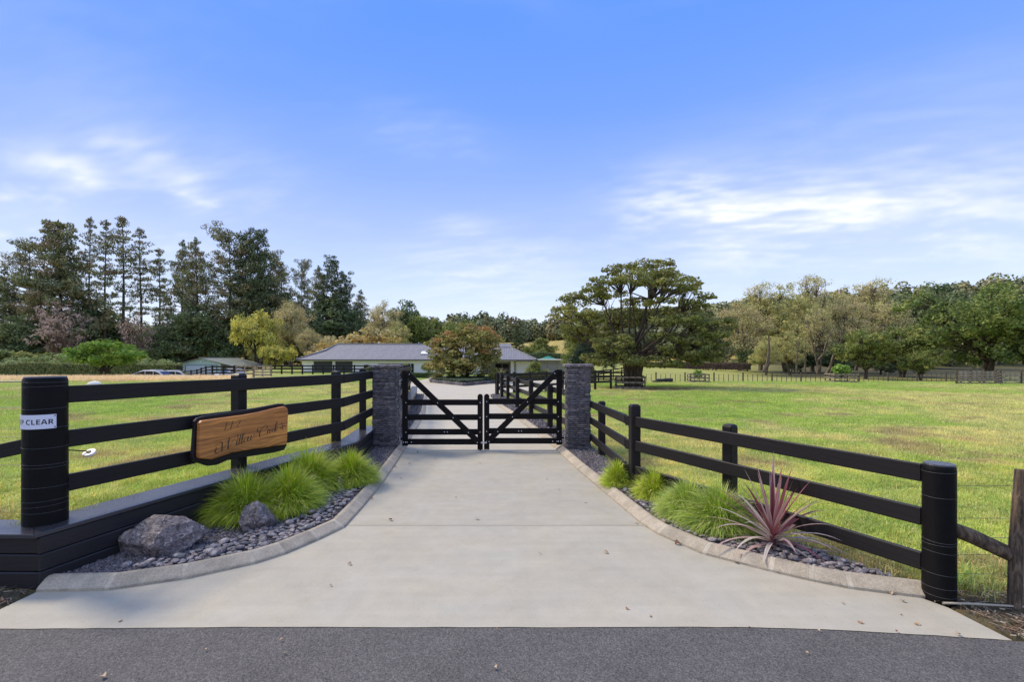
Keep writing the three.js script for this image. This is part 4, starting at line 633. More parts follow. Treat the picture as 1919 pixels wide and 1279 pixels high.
// broadleaf trees: trunk, limbs and clumps of leaves spread through lobes
function broadProto(seed, o) {
  const r = rng(seed), T = new GB(), C = new GB(), top = o.fork, tr = o.r ?? .3, clumps = [];
  const lobes = o.lobes; let vol = lobes.map((l) => l[3] * l[4] * (l[5] ?? l[3]) ** .5), sum = vol.reduce((a, b) => a + b, 0);
  lobes.forEach((l, i) => { const n = Math.max(2, Math.round(o.clumps * vol[i] / sum)); for (let k = 0; k < n; k++) { let x, y, z, q; do { x = r() * 2 - 1; y = r() * 2 - 1; z = r() * 2 - 1; q = Math.hypot(x, y, z); } while (q > 1 || q < .05); const s = Math.pow(q, .45) / q; clumps.push(V(l[0] + x * s * l[3], l[1] + y * s * l[4], l[2] + z * s * (l[5] ?? l[3]))); } });
  const stems = o.stems ?? [[0, 0]]; const heads = stems.map(([dx, dz]) => V(dx, top, dz));
  heads.forEach((hd) => T.tube([V(hd.x * .15, -.4, hd.z * .15), V(hd.x * .2, top * .12, hd.z * .2), V(hd.x * .6 + (r() - .5) * .2, top * .6, hd.z * .6), hd], [tr * 1.45, tr, tr * .8, tr * .66], 9));
  const limbEnds = []; const step = Math.max(1, Math.floor(clumps.length / (o.limbs ?? 14))), pick = clumps.filter((_, i) => i % step === 0);
  pick.forEach((c) => { const hd = heads[Math.floor(r() * heads.length)], s = r() * .25, p0 = V(hd.x * (.8 + .2 * (1 - s)), top * (1 - s * .5), hd.z), mid = V(lerp(p0.x, c.x, .5 + (o.fan ?? 0)), lerp(p0.y, c.y, .5 - (o.fan ?? 0) * .7), lerp(p0.z, c.z, .5 + (o.fan ?? 0))).add(V((r() - .5) * .12 * top, (o.arch ?? .08) * c.distanceTo(p0), (r() - .5) * .12 * top)), L = c.distanceTo(p0), rr = Math.min(tr * .5, .03 + L * (o.limbR ?? .018)); const q1 = p0.clone().lerp(mid, .5).add(V((r() - .5) * .3, (r() - .3) * .3, (r() - .5) * .3)), q2 = mid.clone().lerp(c, .5).add(V((r() - .5) * .3, (r() - .3) * .3, (r() - .5) * .3)); T.tube([p0, q1, mid, q2, c], [rr, rr * .8, rr * .6, rr * .4, rr * .15], 6); limbEnds.push([q1, rr * .45], [mid, rr * .5], [q2, rr * .38]); });
  clumps.forEach((c) => { let best = null, bd = 1e9; for (const e of limbEnds) { const d = e[0].distanceTo(c) + Math.max(0, e[0].y - c.y) * .7; if (d < bd) { bd = d; best = e; } } if (best && bd > .3 && bd < (o.twigReach ?? 6)) { const m = best[0].clone().lerp(c, .55).add(V((r() - .5) * .15 * bd, (r() - .2) * .15 * bd, (r() - .5) * .15 * bd)); T.tube([best[0], m, c], [Math.min(best[1], .02 + bd * .012), .012 + bd * .006, .008], 4); } });
  clumps.forEach((c) => { const s = (o.clumpR ?? .8) * (.6 + r() * .8); foliage(C, r, c, s, s * (o.flat ?? .7), s, o.leaves, o.leaf, o.asp ?? 1.5, o.pal, o); });
  return { T: T.get(), C: C.get(), h: o.h, bark: o.bark ?? M.bark, mat: M.leaf };
}
const GREEN = [[0.095, 0.118, 0.031], [0.121, 0.138, 0.036], [0.076, 0.096, 0.029], [0.155, 0.156, 0.043]], DARK = [[0.07, 0.094, 0.037], [0.094, 0.115, 0.044], [0.06, 0.077, 0.034]], OLIVE = [[0.223, 0.216, 0.083], [0.264, 0.237, 0.097], [0.175, 0.188, 0.067], [0.291, 0.267, 0.1]], BROWN = [[0.262, 0.216, 0.113], [0.223, 0.195, 0.097], [0.294, 0.252, 0.127], [0.21, 0.209, 0.09]], YELLOW = [[.28, .27, .05], [.20, .20, .045], [.33, .29, .07], [.14, .145, .04]], RUST = [[.20, .085, .03], [.15, .09, .03], [.09, .085, .028], [.11, .10, .03]], BLUE = [[.055, .085, .055], [.07, .10, .07], [.045, .07, .045]], ORANGE = [[.24, .175, .06], [.20, .155, .06], [.27, .20, .065]];
// the old spreading tree
{
  const k = 41 / 900, L = (px, py, w, h, z) => [(px - 1185) * k, (728 - py) * k, z, w * k * 1.06, h * k * .78, w * k * .95];
  const big = broadProto(300, { h: 11.05, fork: 2.6, r: .62, stems: [[-.55, .3], [.6, .1], [.1, -.5], [.2, .6]], limbs: 40, arch: .02, fan: .12, limbR: .015, clumps: 1000, clumpR: .54, flat: .36, leaves: 46, leaf: .13, asp: 1.7, twigReach: 4, bark: std({ map: barkTex, color: lin(.40, .34, .30), roughness: 1 }), pal: [[.125, .132, .034], [.104, .112, .032], [.086, .098, .030], [.155, .152, .040], [.098, .095, .036]],
    lobes: [L(1160, 508, 22, 14, 0), L(1215, 505, 42, 14, 1), L(1258, 512, 26, 14, -1.5), L(1285, 535, 18, 20, 0), L(1190, 532, 48, 15, 3), L(1150, 545, 30, 12, -2), L(1115, 548, 26, 16, 1), L(1240, 545, 38, 16, 3.5), L(1085, 562, 26, 14, 0), L(1290, 568, 24, 18, 2), L(1050, 588, 18, 9, 0), L(1068, 575, 20, 10, -2), L(1100, 600, 30, 12, 1), L(1072, 615, 22, 12, -1), L(1130, 530, 24, 12, 2), L(1078, 586, 26, 10, 2), L(1120, 585, 22, 8, -2), L(1255, 582, 44, 14, -2), L(1215, 575, 24, 8, 4), L(1305, 590, 28, 18, -1), L(1325, 610, 26, 18, 2), L(1290, 620, 36, 22, 3.5), L(1340, 640, 20, 22, 0), L(1300, 655, 42, 26, 1), L(1250, 650, 34, 24, 4), L(1325, 668, 26, 12, -1), L(1285, 672, 28, 10, 2.5), L(1105, 625, 36, 22, -2.5), L(1140, 645, 32, 26, 2.5), L(1120, 670, 30, 14, 1), L(1195, 650, 34, 16, -4), L(1160, 612, 18, 9, -3), L(1182, 628, 40, 14, -4), L(1150, 672, 36, 12, 2.5), L(1218, 676, 34, 12, 3), L(1185, 668, 26, 10, -3.5), L(1218, 556, 36, 10, -4), L(1183, 578, 34, 12, -3.5), L(1222, 588, 30, 10, -2), L(1200, 596, 44, 14, -4.5), L(1240, 606, 40, 12, 4), L(1150, 665, 32, 15, -2.5), L(1232, 662, 30, 13, -3), L(1225, 630, 24, 10, 3), L(1350, 620, 12, 16, 0)] });
  placeTree('spreading_tree', 'huge old spreading evergreen with thick fluted trunk behind the grey timber box', 'tree', big, 1185, 41, 485, { turn: 0 });
}
const sphereLobes = (h, w, y0 = .35, n = 7, seed = 1) => { const r = rng(seed), o = [[0, h * (y0 + (1 - y0) * .5), 0, w * .36, h * (1 - y0) * .38]]; for (let i = 0; i < n; i++) { const a = i * 2.4 + r(), q = .3 + r() * .35; const y = h * lerp(y0 + .12, .84, r()), s = w * (.16 + r() * .12); o.push([Math.cos(a) * w * q * .8, y, Math.sin(a) * w * q * .8, s, s * .72]); } o.push([0, h * .88, 0, w * .16, h * .1]); return o; };
const P = {
  maple: broadProto(310, { h: 4.9, fork: .9, r: .12, stems: [[-.3, 0], [.3, .1], [0, -.3]], limbs: 26, clumps: 190, clumpR: .46, flat: .5, leaves: 52, leaf: .15, asp: 1.3, pal: [[.150, .135, .040], [.125, .130, .038], [.165, .140, .042], [.170, .128, .046], [.105, .115, .034]], lobes: [[0, 2.6, 0, 1.7, 1.3], [-1.4, 2.6, .3, 1.1, .8], [1.5, 2.7, 0, 1.0, .9], [-.9, 3.6, 0, 1.1, .6], [.9, 3.8, .2, 1.1, .6], [0, 4.3, 0, .9, .5], [-1.9, 1.6, 0, .7, .6], [1.8, 1.6, .2, .7, .6], [-2.0, 3.1, 0, .6, .4], [2.1, 3.3, 0, .5, .5], [0, 1.5, .8, 1.5, .7]] }),
  mapleRust: broadProto(311, { h: 4.9, fork: .9, r: .02, limbs: 2, clumps: 15, clumpR: .42, flat: .5, leaves: 46, leaf: .15, asp: 1.3, pal: [[.25, .130, .055], [.22, .120, .05], [.20, .13, .045]], lobes: [[-2.0, 3.2, .3, .6, .4], [1.9, 2.7, .5, .6, .4], [2.0, 3.9, 0, .5, .4], [.8, 4.5, .2, .9, .3], [-.9, 4.2, 0, .6, .3]] }),
  round: broadProto(320, { h: 4.6, fork: 1.1, r: .14, stems: [[-.4, 0], [.35, .2], [0, -.3]], limbs: 16, clumps: 120, clumpR: .58, flat: .6, leaves: 60, leaf: .19, pal: [[.085, .15, .02], [.11, .17, .025], [.065, .12, .018], [.15, .19, .03]], lobes: [[0, 3.05, 0, 3.1, 1.1], [-1.8, 2.65, 0, 1.8, .6], [1.8, 2.65, 0, 1.9, .6], [0, 3.65, 0, 1.7, .75]] }),
  brown: broadProto(330, { h: 16, fork: 3.0, r: .32, stems: [[-.8, .2], [.8, -.1], [.1, .7]], limbs: 40, limbR: .012, clumps: 256, clumpR: 1.0, leaves: 54, leaf: 0.17, asp: 1.6, up: .4, pal: BROWN, bark: M.barkGrey, lobes: sphereLobes(16, 10, .22, 9, 4) }),
  olive: broadProto(340, { h: 17, fork: 4.0, r: .34, stems: [[-1.3, .2], [1.2, -.2], [.2, .8]], limbs: 44, limbR: .012, clumps: 310, clumpR: 1.0, leaves: 59, leaf: 0.18, asp: 1.6, pal: OLIVE, bark: M.barkGrey, lobes: sphereLobes(17, 11, .22, 11, 8) }),
  oliveThin: broadProto(345, { h: 18, fork: 6, r: .28, stems: [[-.6, 0], [.8, .3]], limbs: 46, limbR: .010, arch: -.02, clumps: 256, clumpR: .85, leaves: 29, leaf: 0.16, asp: 1.6, up: .4, pal: OLIVE.concat(BROWN), bark: M.barkGrey, lobes: [[0, 9, 0, 3.6, 5.5], [-2.0, 13, 0, 1.8, 3.2], [1.8, 14, 0, 1.8, 3.6], [0, 15.5, 0, 2.2, 2.4], [-1, 17, .4, 1.6, 1.1], [3, 9, 0, 1.8, 3]] }),
  brownThin: broadProto(346, { h: 17, fork: 6, r: .26, stems: [[-1.6, 0], [1.4, .3]], limbs: 46, limbR: .010, arch: -.02, clumps: 229, clumpR: .9, leaves: 32, leaf: 0.16, asp: 1.6, up: .4, pal: BROWN.concat(OLIVE), bark: M.barkGrey, lobes: [[0, 9, 0, 4.0, 4.5], [-2.4, 12, 0, 2.2, 3.0], [2.4, 12.5, 0, 2.2, 3.2], [0, 14.5, 0, 2.4, 2.2]] }),
  green: broadProto(350, { h: 12, fork: 2.6, r: .36, stems: [[-.6, .2], [.6, 0]], limbs: 26, clumps: 210, clumpR: 1.0, leaves: 58, leaf: .29, pal: GREEN, lobes: sphereLobes(12, 12, .2, 11, 15) }),
  bigGreen: broadProto(355, { h: 13, fork: 2.8, r: .42, stems: [[-.8, .2], [.8, 0]], limbs: 30, clumps: 330, clumpR: .95, leaves: 62, leaf: .25, pal: [[.090, .118, .030], [.115, .140, .036], [.074, .098, .027], [.145, .160, .042], [.068, .092, .028]], lobes: sphereLobes(13, 14, .16, 14, 19) }),
  dark: broadProto(360, { h: 14, fork: 2.4, r: .4, limbs: 20, clumps: 180, clumpR: 1.2, leaves: 60, leaf: .33, pal: DARK, lobes: sphereLobes(14, 11, .12, 11, 22) }),
  yellow: broadProto(370, { h: 10, fork: 2.4, r: .26, stems: [[-.4, .2], [.6, 0]], limbs: 26, arch: .2, clumps: 150, clumpR: .7, flat: 1.5, leaves: 50, leaf: .2, asp: 2.4, hang: .9, pal: YELLOW, lobes: sphereLobes(10, 8, .16, 10, 30) }),
  willow: broadProto(375, { h: 9, fork: 2.4, r: .3, limbs: 22, arch: .2, clumps: 150, clumpR: .62, flat: 2.0, leaves: 54, leaf: .17, asp: 2.6, hang: 1.1, pal: [[.13, .145, .035], [.10, .12, .03], [.16, .16, .045]], lobes: sphereLobes(9, 7, .12, 10, 33) }),
  dead: broadProto(380, { h: 13, fork: 4, r: .3, stems: [[-1.2, .2], [1.1, 0], [.2, .8]], limbs: 60, limbR: .011, arch: -.02, clumps: 150, clumpR: .8, leaves: 9, leaf: .2, asp: 3, pal: [[.22, .17, .14], [.17, .13, .11]], bark: M.barkDead, lobes: sphereLobes(13, 10, .2, 10, 41) }),
  bush: broadProto(390, { h: 3, fork: .3, r: .08, limbs: 10, clumps: 70, clumpR: .55, leaves: 52, leaf: .17, pal: GREEN, lobes: sphereLobes(3, 3.6, .05, 7, 51) }),
  paleBush: broadProto(391, { h: 3, fork: .3, r: .08, limbs: 10, clumps: 70, clumpR: .55, leaves: 50, leaf: .18, pal: [[.16, .19, .075], [.13, .16, .06], [.20, .21, .10]], lobes: sphereLobes(3, 3.8, .05, 7, 53) }),
  rustBush: broadProto(392, { h: 4, fork: .4, r: .1, limbs: 14, clumps: 90, clumpR: .6, leaves: 42, leaf: .2, asp: 1.7, pal: ORANGE.concat(BROWN), lobes: sphereLobes(4, 5, .05, 8, 57) }),
  sapling: broadProto(395, { h: 2.2, fork: .7, r: .04, limbs: 8, clumps: 26, clumpR: .3, leaves: 36, leaf: .12, pal: [[.14, .20, .04], [.10, .16, .03]], lobes: [[0, 1.5, 0, .5, .6]] }),
};
const T3 = (name, label, cat, p, px, D, top, o) => placeTree(name, label, cat, P[p], px, D, top, o);
// left background
T3('bare_tree', 'bare pinkish-grey dead tree below the broadest pine', 'tree', 'dead', 112, 100, 560, { w: .85 }); T3('bare_tree', 'bare grey-trunked dead tree below the thin pines', 'tree', 'dead', 255, 100, 585, { w: .6, turn: 2 });
T3('dark_tree', 'dark olive tree at the left edge under the pines', 'tree', 'dark', 40, 105, 590, { w: 1.1 }); T3('dark_tree', 'dark tree mass behind the round bright green tree', 'tree', 'dark', 190, 118, 560, { w: 1.2, turn: 1 }); T3('dark_tree', 'dark leafy tree left of the green shed roof', 'tree', 'dark', 305, 106, 612, { w: 1.0, turn: 2 }); T3('dark_tree', 'dark bushy tree right behind the green shed', 'tree', 'dark', 360, 108, 570, { w: .95, turn: 3 }); T3('dark_tree', 'dark leafy tree below the long-branched pine', 'tree', 'dark', 430, 112, 580, { w: .95, turn: 4 }); T3('dark_tree', 'dark low tree in the gap behind the brown autumn tree', 'tree', 'dark', 536, 120, 548, { w: .9, turn: 8 }); T3('dark_tree', 'dark tree filling the foot of the darkest dense pine', 'tree', 'dark', 615, 110, 560, { w: 1.2, turn: 5 }); T3('dark_tree', 'dark round tree behind the left part of the house roof', 'tree', 'dark', 668, 112, 590, { w: 1.0, turn: 6 });
[[-140, 560], [-330, 575], [-560, 550]].forEach(([px, top], i) => T3('dark_tree', ['dark tree just outside the left edge beyond the hedge', 'dark tree farther left along the hedge', 'dark tree farthest left along the hedge'][i], 'tree', 'dark', px, 105, top, { w: 1.2, turn: i }));
T3('yellow_tree', 'yellow-green weeping willow behind the green shed', 'tree', 'yellow', 487, 90, 584, { w: .95 }); T3('yellow_tree', 'low bright yellow bush right of the green shed roof', 'bush', 'yellow', 515, 84, 648, { w: 1.5, turn: 2 });
T3('brown_tree', 'brown autumn tree with fine bare twigs between the pines', 'tree', 'brown', 545, 98, 556, { w: .82 }); T3('brown_tree', 'low brown autumn tree left of the house roof', 'tree', 'brown', 580, 92, 612, { w: .95, turn: 2 }); T3('orange_bush', 'orange autumn bush touching the left roof hip of the house', 'bush', 'rustBush', 618, 86, 632, { w: .9 }); T3('orange_bush', 'brownish bush above the middle of the long house roof', 'bush', 'rustBush', 688, 92, 616, { w: 1.2, turn: 1 });
T3('brown_tree', 'grey-brown domed autumn tree behind the house ridge', 'tree', 'brown', 716, 104, 557, { w: .72, turn: 4 }); T3('dark_tree', 'dark green domed tree right of the grey-brown domed tree', 'tree', 'dark', 762, 116, 562, { w: .8, turn: 2 }); T3('green_tree', 'green tree standing behind the house skylight', 'tree', 'green', 808, 112, 590, { w: .75 }); T3('green_tree', 'olive green tree with grey twigs behind the house roof', 'tree', 'olive', 742, 98, 600, { w: .8 }); T3('green_tree', 'green tree just left behind the rust-tinged garden tree', 'tree', 'green', 848, 116, 602, { w: .7, turn: 3 });
T3('round_tree', 'round bright green tree on a short forked trunk by the hedge', 'tree', 'round', 197, 66, 636, { w: 1.0 });
[['green bush at the left edge above the long hedge', 22, 82, 655, 'bush', 1.3, 0], ['pale green feathery bush beside the round bright green tree', 122, 80, 664, 'paleBush', 1.2, 1], ['dark low bush below the bare pinkish dead tree', 85, 86, 660, 'bush', 1.2, 2], ['grey-green bush between two left bushes above the hedge', 52, 80, 668, 'paleBush', 1.0, 3], ['pale flowering bush behind the parked cars', 270, 80, 671, 'paleBush', 1.0, 4], ['pale bush at the left side of the green shed', 318, 82, 674, 'paleBush', .9, 5]].forEach(([l, px, D, top, k, w, turn]) => T3('garden_bush', l, 'bush', k, px, D, top, { w, turn }));
// middle
placeTree('conifer', 'small spiky dark conifer above the roof behind the garden tree', 'conifer', pines[3], 912, 118, 587, { w: .8 }); placeTree('conifer', 'dark conifer on the golden hillside behind the house', 'conifer', pines[5], 968, 112, 614, { w: .95 });
T3('hill_tree', 'round dark tree halfway up the golden hillside', 'tree', 'bush', 1015, 168, 632, { w: 1.0 }); T3('hill_tree', 'small dark bush at the foot of the golden hillside', 'bush', 'bush', 1010, 130, 653, { w: 1.1, turn: 2 }); T3('hill_tree', 'small dark tree beside the conifer on the golden hillside', 'tree', 'green', 985, 120, 650, { w: .8, turn: 2 });
T3('willow_tree', 'pale olive weeping willow left of the huge spreading tree', 'tree', 'willow', 1088, 62, 606, { w: .62 }); 
{ // a cabbage tree of blue-green swords
  const r = rng(66), C = new GB(), T = new GB(); T.tube([V(0, -.3, 0), V(.1, 1.6, 0), V(0, 2.6, 0)], [.26, .2, .16], 8);
  for (const [x, y, z] of [[0, 3.8, 0], [-1.1, 3.3, .3], [1.2, 3.4, 0], [.4, 4.5, .4], [-.6, 4.4, -.3], [1.7, 2.6, .2], [-1.6, 2.5, 0]]) { T.tube([V(0, 2.5, 0), V(x * .5, (y + 2.2) / 2, z * .5), V(x, y, z)], [.13, .1, .08], 5); for (let i = 0; i < 260; i++) { const a = r() * 6.28, e = r() * 2.6 - 1.0, d = V(Math.cos(a) * Math.cos(e), Math.sin(e) - .1, Math.sin(a) * Math.cos(e)), L = .5 + r() * .35, k = [[.06, .10, .07], [.08, .125, .085], [.045, .075, .05], [.10, .14, .09]][Math.floor(r() * 4)]; C.leaf(x + d.x * L, y + d.y * L, z + d.z * L, -d.z + (r() - .5), .6, d.x + (r() - .5), d.x, d.y, d.z, .035, L, k); } }
  placeTree('cabbage_tree', 'blue-green cabbage tree with sword leaves left of the thick trunk', 'tree', { T: T.get(), C: C.get(), h: 5.4, bark: M.barkGrey, mat: M.leaf }, 1108, 55, 634, { w: 1.15 });
}
// right bank
[['brownish thin-leaved tree directly right of the huge spreading tree', 1385, 92, 556, 'brown', .9, 1], ['olive thin-topped tree, tallest behind the second guard box', 1425, 96, 530, 'oliveThin', 1.1, 2], ['olive tree with open crown and wispy top above the wire fence', 1472, 94, 528, 'olive', .9, 3], ['pale brown wispy poplar with the highest thin top of the bank', 1522, 98, 516, 'oliveThin', 1.15, 4], ['brown autumn tree with a forked pale trunk', 1534, 84, 572, 'brownThin', .95, .5], ['brown open-crowned tree right of the forked pale trunk', 1585, 96, 545, 'brown', .95, 5], ['tall thin wispy tree left of the dark domed tree', 1640, 104, 524, 'oliveThin', 1.2, 1.5], ['pinkish brown twiggy tree below the dark domed tree', 1672, 94, 560, 'brownThin', 1.1, 3.5], ['thin wispy tree with sparse leaves on the bank skyline', 1600, 108, 528, 'brownThin', 1.1, 2.2]].forEach(([l, px, D, top, k, w, turn]) => T3('autumn_tree', l, 'tree', k, px, D, top, { w, turn, group: 'autumn trees along the right bank' }));
[['low yellow-green tree behind the middle of the wire fence', 1435, 78, 628, 'olive', .95, 1], ['low olive tree right of the low yellow-green tree', 1480, 80, 618, 'olive', .9, 3], ['mid green bushy tree right of the leaning pale trunk', 1622, 68, 622, 'green', .95, 1], ['dark green spreading tree left of the timber yards', 1690, 74, 606, 'green', 1.05, 2], ['small bright green tree beside the left end of the yards', 1725, 64, 655, 'green', .95, 3], ['largest leafy green tree at the right edge behind the yards', 1852, 64, 534, 'bigGreen', 1.0, 1], ['dark domed tree on the skyline above the timber yards', 1745, 118, 530, 'dark', .95, 2], ['dark leafy tree at the very right edge', 1935, 60, 590, 'green', .8, 5], ['shadowy low tree under the brown autumn trees', 1560, 92, 640, 'dark', 1.2, 4], ['shadowy low tree under the olive trees near the guard box', 1400, 90, 636, 'dark', 1.0, 1], ['shadowy low bush between the olive trees and the pale trunk', 1500, 92, 650, 'dark', 1.4, 2.6], ['dark low tree behind the wire fence left of the yards', 1650, 84, 650, 'dark', 1.3, 5.2]].forEach(([l, px, D, top, k, w, turn]) => T3('leafy_tree', l, 'tree', k, px, D, top, { w, turn }));
{ // pale leaning and forked trunks at the front of the bank
  const mk = (label, pts, r0) => { const D = 72, t = thing('pale_trunk', label, 'tree trunk', [gx(pts[0][0][0], D), 0, -D]), gb = new GB(); for (const line of pts) { const v = line.map(([px, py], i) => V(gx(px, D) - gx(pts[0][0][0], D), gy(py, D), (i % 2) * .3)); gb.tube(v, v.map((_, i) => lerp(r0 * (line === pts[0] ? 1 : .6), r0 * .25, i / (v.length - 1))), 7); } mesh('trunk', gb.get(), M.barkGrey, t); };
  mk('pale Y-forked tree trunk standing before the dark bank', [[[1532, 702], [1531, 690], [1530, 676]], [[1530, 678], [1524, 660], [1521, 640], [1516, 620]], [[1531, 678], [1541, 662], [1548, 640], [1560, 615]]], .26);
  mk('pale leaning tree trunk right of the forked trunk', [[[1548, 703], [1553, 688], [1562, 664], [1573, 640], [1575, 618]]], .26);
  mk('thin pale curved trunk left of the forked trunk', [[[1493, 700], [1490, 682], [1494, 660], [1496, 630]]], .16);
  mk('dark thick leaning trunk under the low yellow-green tree', [[[1431, 698], [1436, 680], [1441, 655], [1438, 630]]], .34);
  mk('thin straight pale trunk behind the wire fence', [[[1508, 700], [1506, 680], [1509, 655], [1508, 632]]], .14);
}
// distant woods on the hills: one mass of small crowns
{
  const r = rng(900), mk = (seed, pal) => { const q = rng(seed), gb = new GB(); for (const [x, y, z, s] of [[0, 4.5, 0, 3.2], [-1.8, 3.4, .6, 2.4], [1.8, 3.2, -.4, 2.4], [.3, 6.4, .2, 2.1], [-.2, 2.2, .8, 2.8]]) foliage(gb, q, V(x, y, z), s, s * .85, s, 85, .75, 1.2, pal); return gb.get(); };
  const pals = [[[.075, .084, .044], [.09, .098, .050]], [[.105, .108, .052], [.12, .12, .058]], [[.125, .108, .055], [.105, .094, .048]]], protos = pals.map((p, i) => mk(30 + i, p)), lists = [[], [], []];
  for (let i = 0; i < 7600; i++) { const D = lerp(118, 300, Math.sqrt(r())), R = lerp(-2.4, 1.9, r()), x = R * D; const gold = R > -.06 && R < .13; if (gold && D < 212 + 14 * fbm(R * 30, 2, 2, 4)) continue; if (R < .3 && R > -.12 && D < 150) continue; if (R < -.1 && D < 125) continue; lists[r() < .55 ? 0 : r() < .75 ? 1 : 2].push([x, D, .8 + r() * .65]); }
  lists.forEach((L, k) => { const im = new THREE.InstancedMesh(protos[k], M.needle, L.length), m4 = new THREE.Matrix4(), q = new THREE.Quaternion(), e = new THREE.Euler(); L.forEach(([x, D, s], i) => { e.set(0, r() * 6.28, 0); m4.compose(V(x, H(x, D) - .8, -D), q.setFromEuler(e), V(s, s * (.85 + r() * .45), s)); im.setMatrixAt(i, m4); }); im.name = numbered('distant_wood'); im.userData = { kind: 'stuff', label: 'dark distant wood covering the hills', category: 'wood' }; im.castShadow = im.receiveShadow = true; scene.add(im); });
}
// hedges
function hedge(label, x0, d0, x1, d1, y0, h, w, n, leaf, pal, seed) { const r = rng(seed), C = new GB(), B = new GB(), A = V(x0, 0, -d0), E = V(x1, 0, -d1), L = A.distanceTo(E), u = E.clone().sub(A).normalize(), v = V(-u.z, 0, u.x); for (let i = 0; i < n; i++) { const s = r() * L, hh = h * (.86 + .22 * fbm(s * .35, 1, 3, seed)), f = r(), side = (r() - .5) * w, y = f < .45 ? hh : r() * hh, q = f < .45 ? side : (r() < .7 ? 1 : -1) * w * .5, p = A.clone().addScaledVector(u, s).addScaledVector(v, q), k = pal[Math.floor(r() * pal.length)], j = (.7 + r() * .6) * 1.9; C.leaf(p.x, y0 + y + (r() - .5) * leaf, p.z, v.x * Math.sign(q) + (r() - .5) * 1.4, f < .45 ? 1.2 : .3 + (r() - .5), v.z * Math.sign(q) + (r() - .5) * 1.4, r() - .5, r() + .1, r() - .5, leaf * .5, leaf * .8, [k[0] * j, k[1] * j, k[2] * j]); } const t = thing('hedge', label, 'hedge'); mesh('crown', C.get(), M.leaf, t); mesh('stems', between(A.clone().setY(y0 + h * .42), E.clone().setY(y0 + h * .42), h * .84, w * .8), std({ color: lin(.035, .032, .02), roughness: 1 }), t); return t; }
hedge('long clipped hedge beyond the left paddock, topped yellow-green', gx(-420, 74), 74, gx(338, 76), 76, -1.35, 2.15, 1.6, 27000, .2, [[.085, .11, .035], [.13, .15, .045], [.06, .075, .03], [.17, .17, .06]], 5);
hedge('low dark brown hedge along the far edge of the field right of the thick trunk', gx(1205, 100), 100, gx(1405, 84), 84, -.4, 1.1, 1.0, 4000, .2, [[.05, .035, .028], [.065, .045, .032]], 6);
hedge('low clipped dark hedge beside the drive under the ball topiary', gx(768, 56), 56, gx(824, 56), 56, -.62, .62, .7, 2600, .1, [[.04, .06, .02], [.055, .08, .025]], 7);
hedge('low dark hedge in front of the house right wing', gx(948, 54), 54, gx(1052, 52), 52, -.62, .55, .8, 3000, .1, [[.04, .045, .02], [.06, .06, .03]], 8);
hedge('tall dark hedge between the house and the golden hillside', gx(985, 88), 88, gx(1062, 86), 86, -.7, 3.2, 1.5, 5000, .22, DARK, 9);
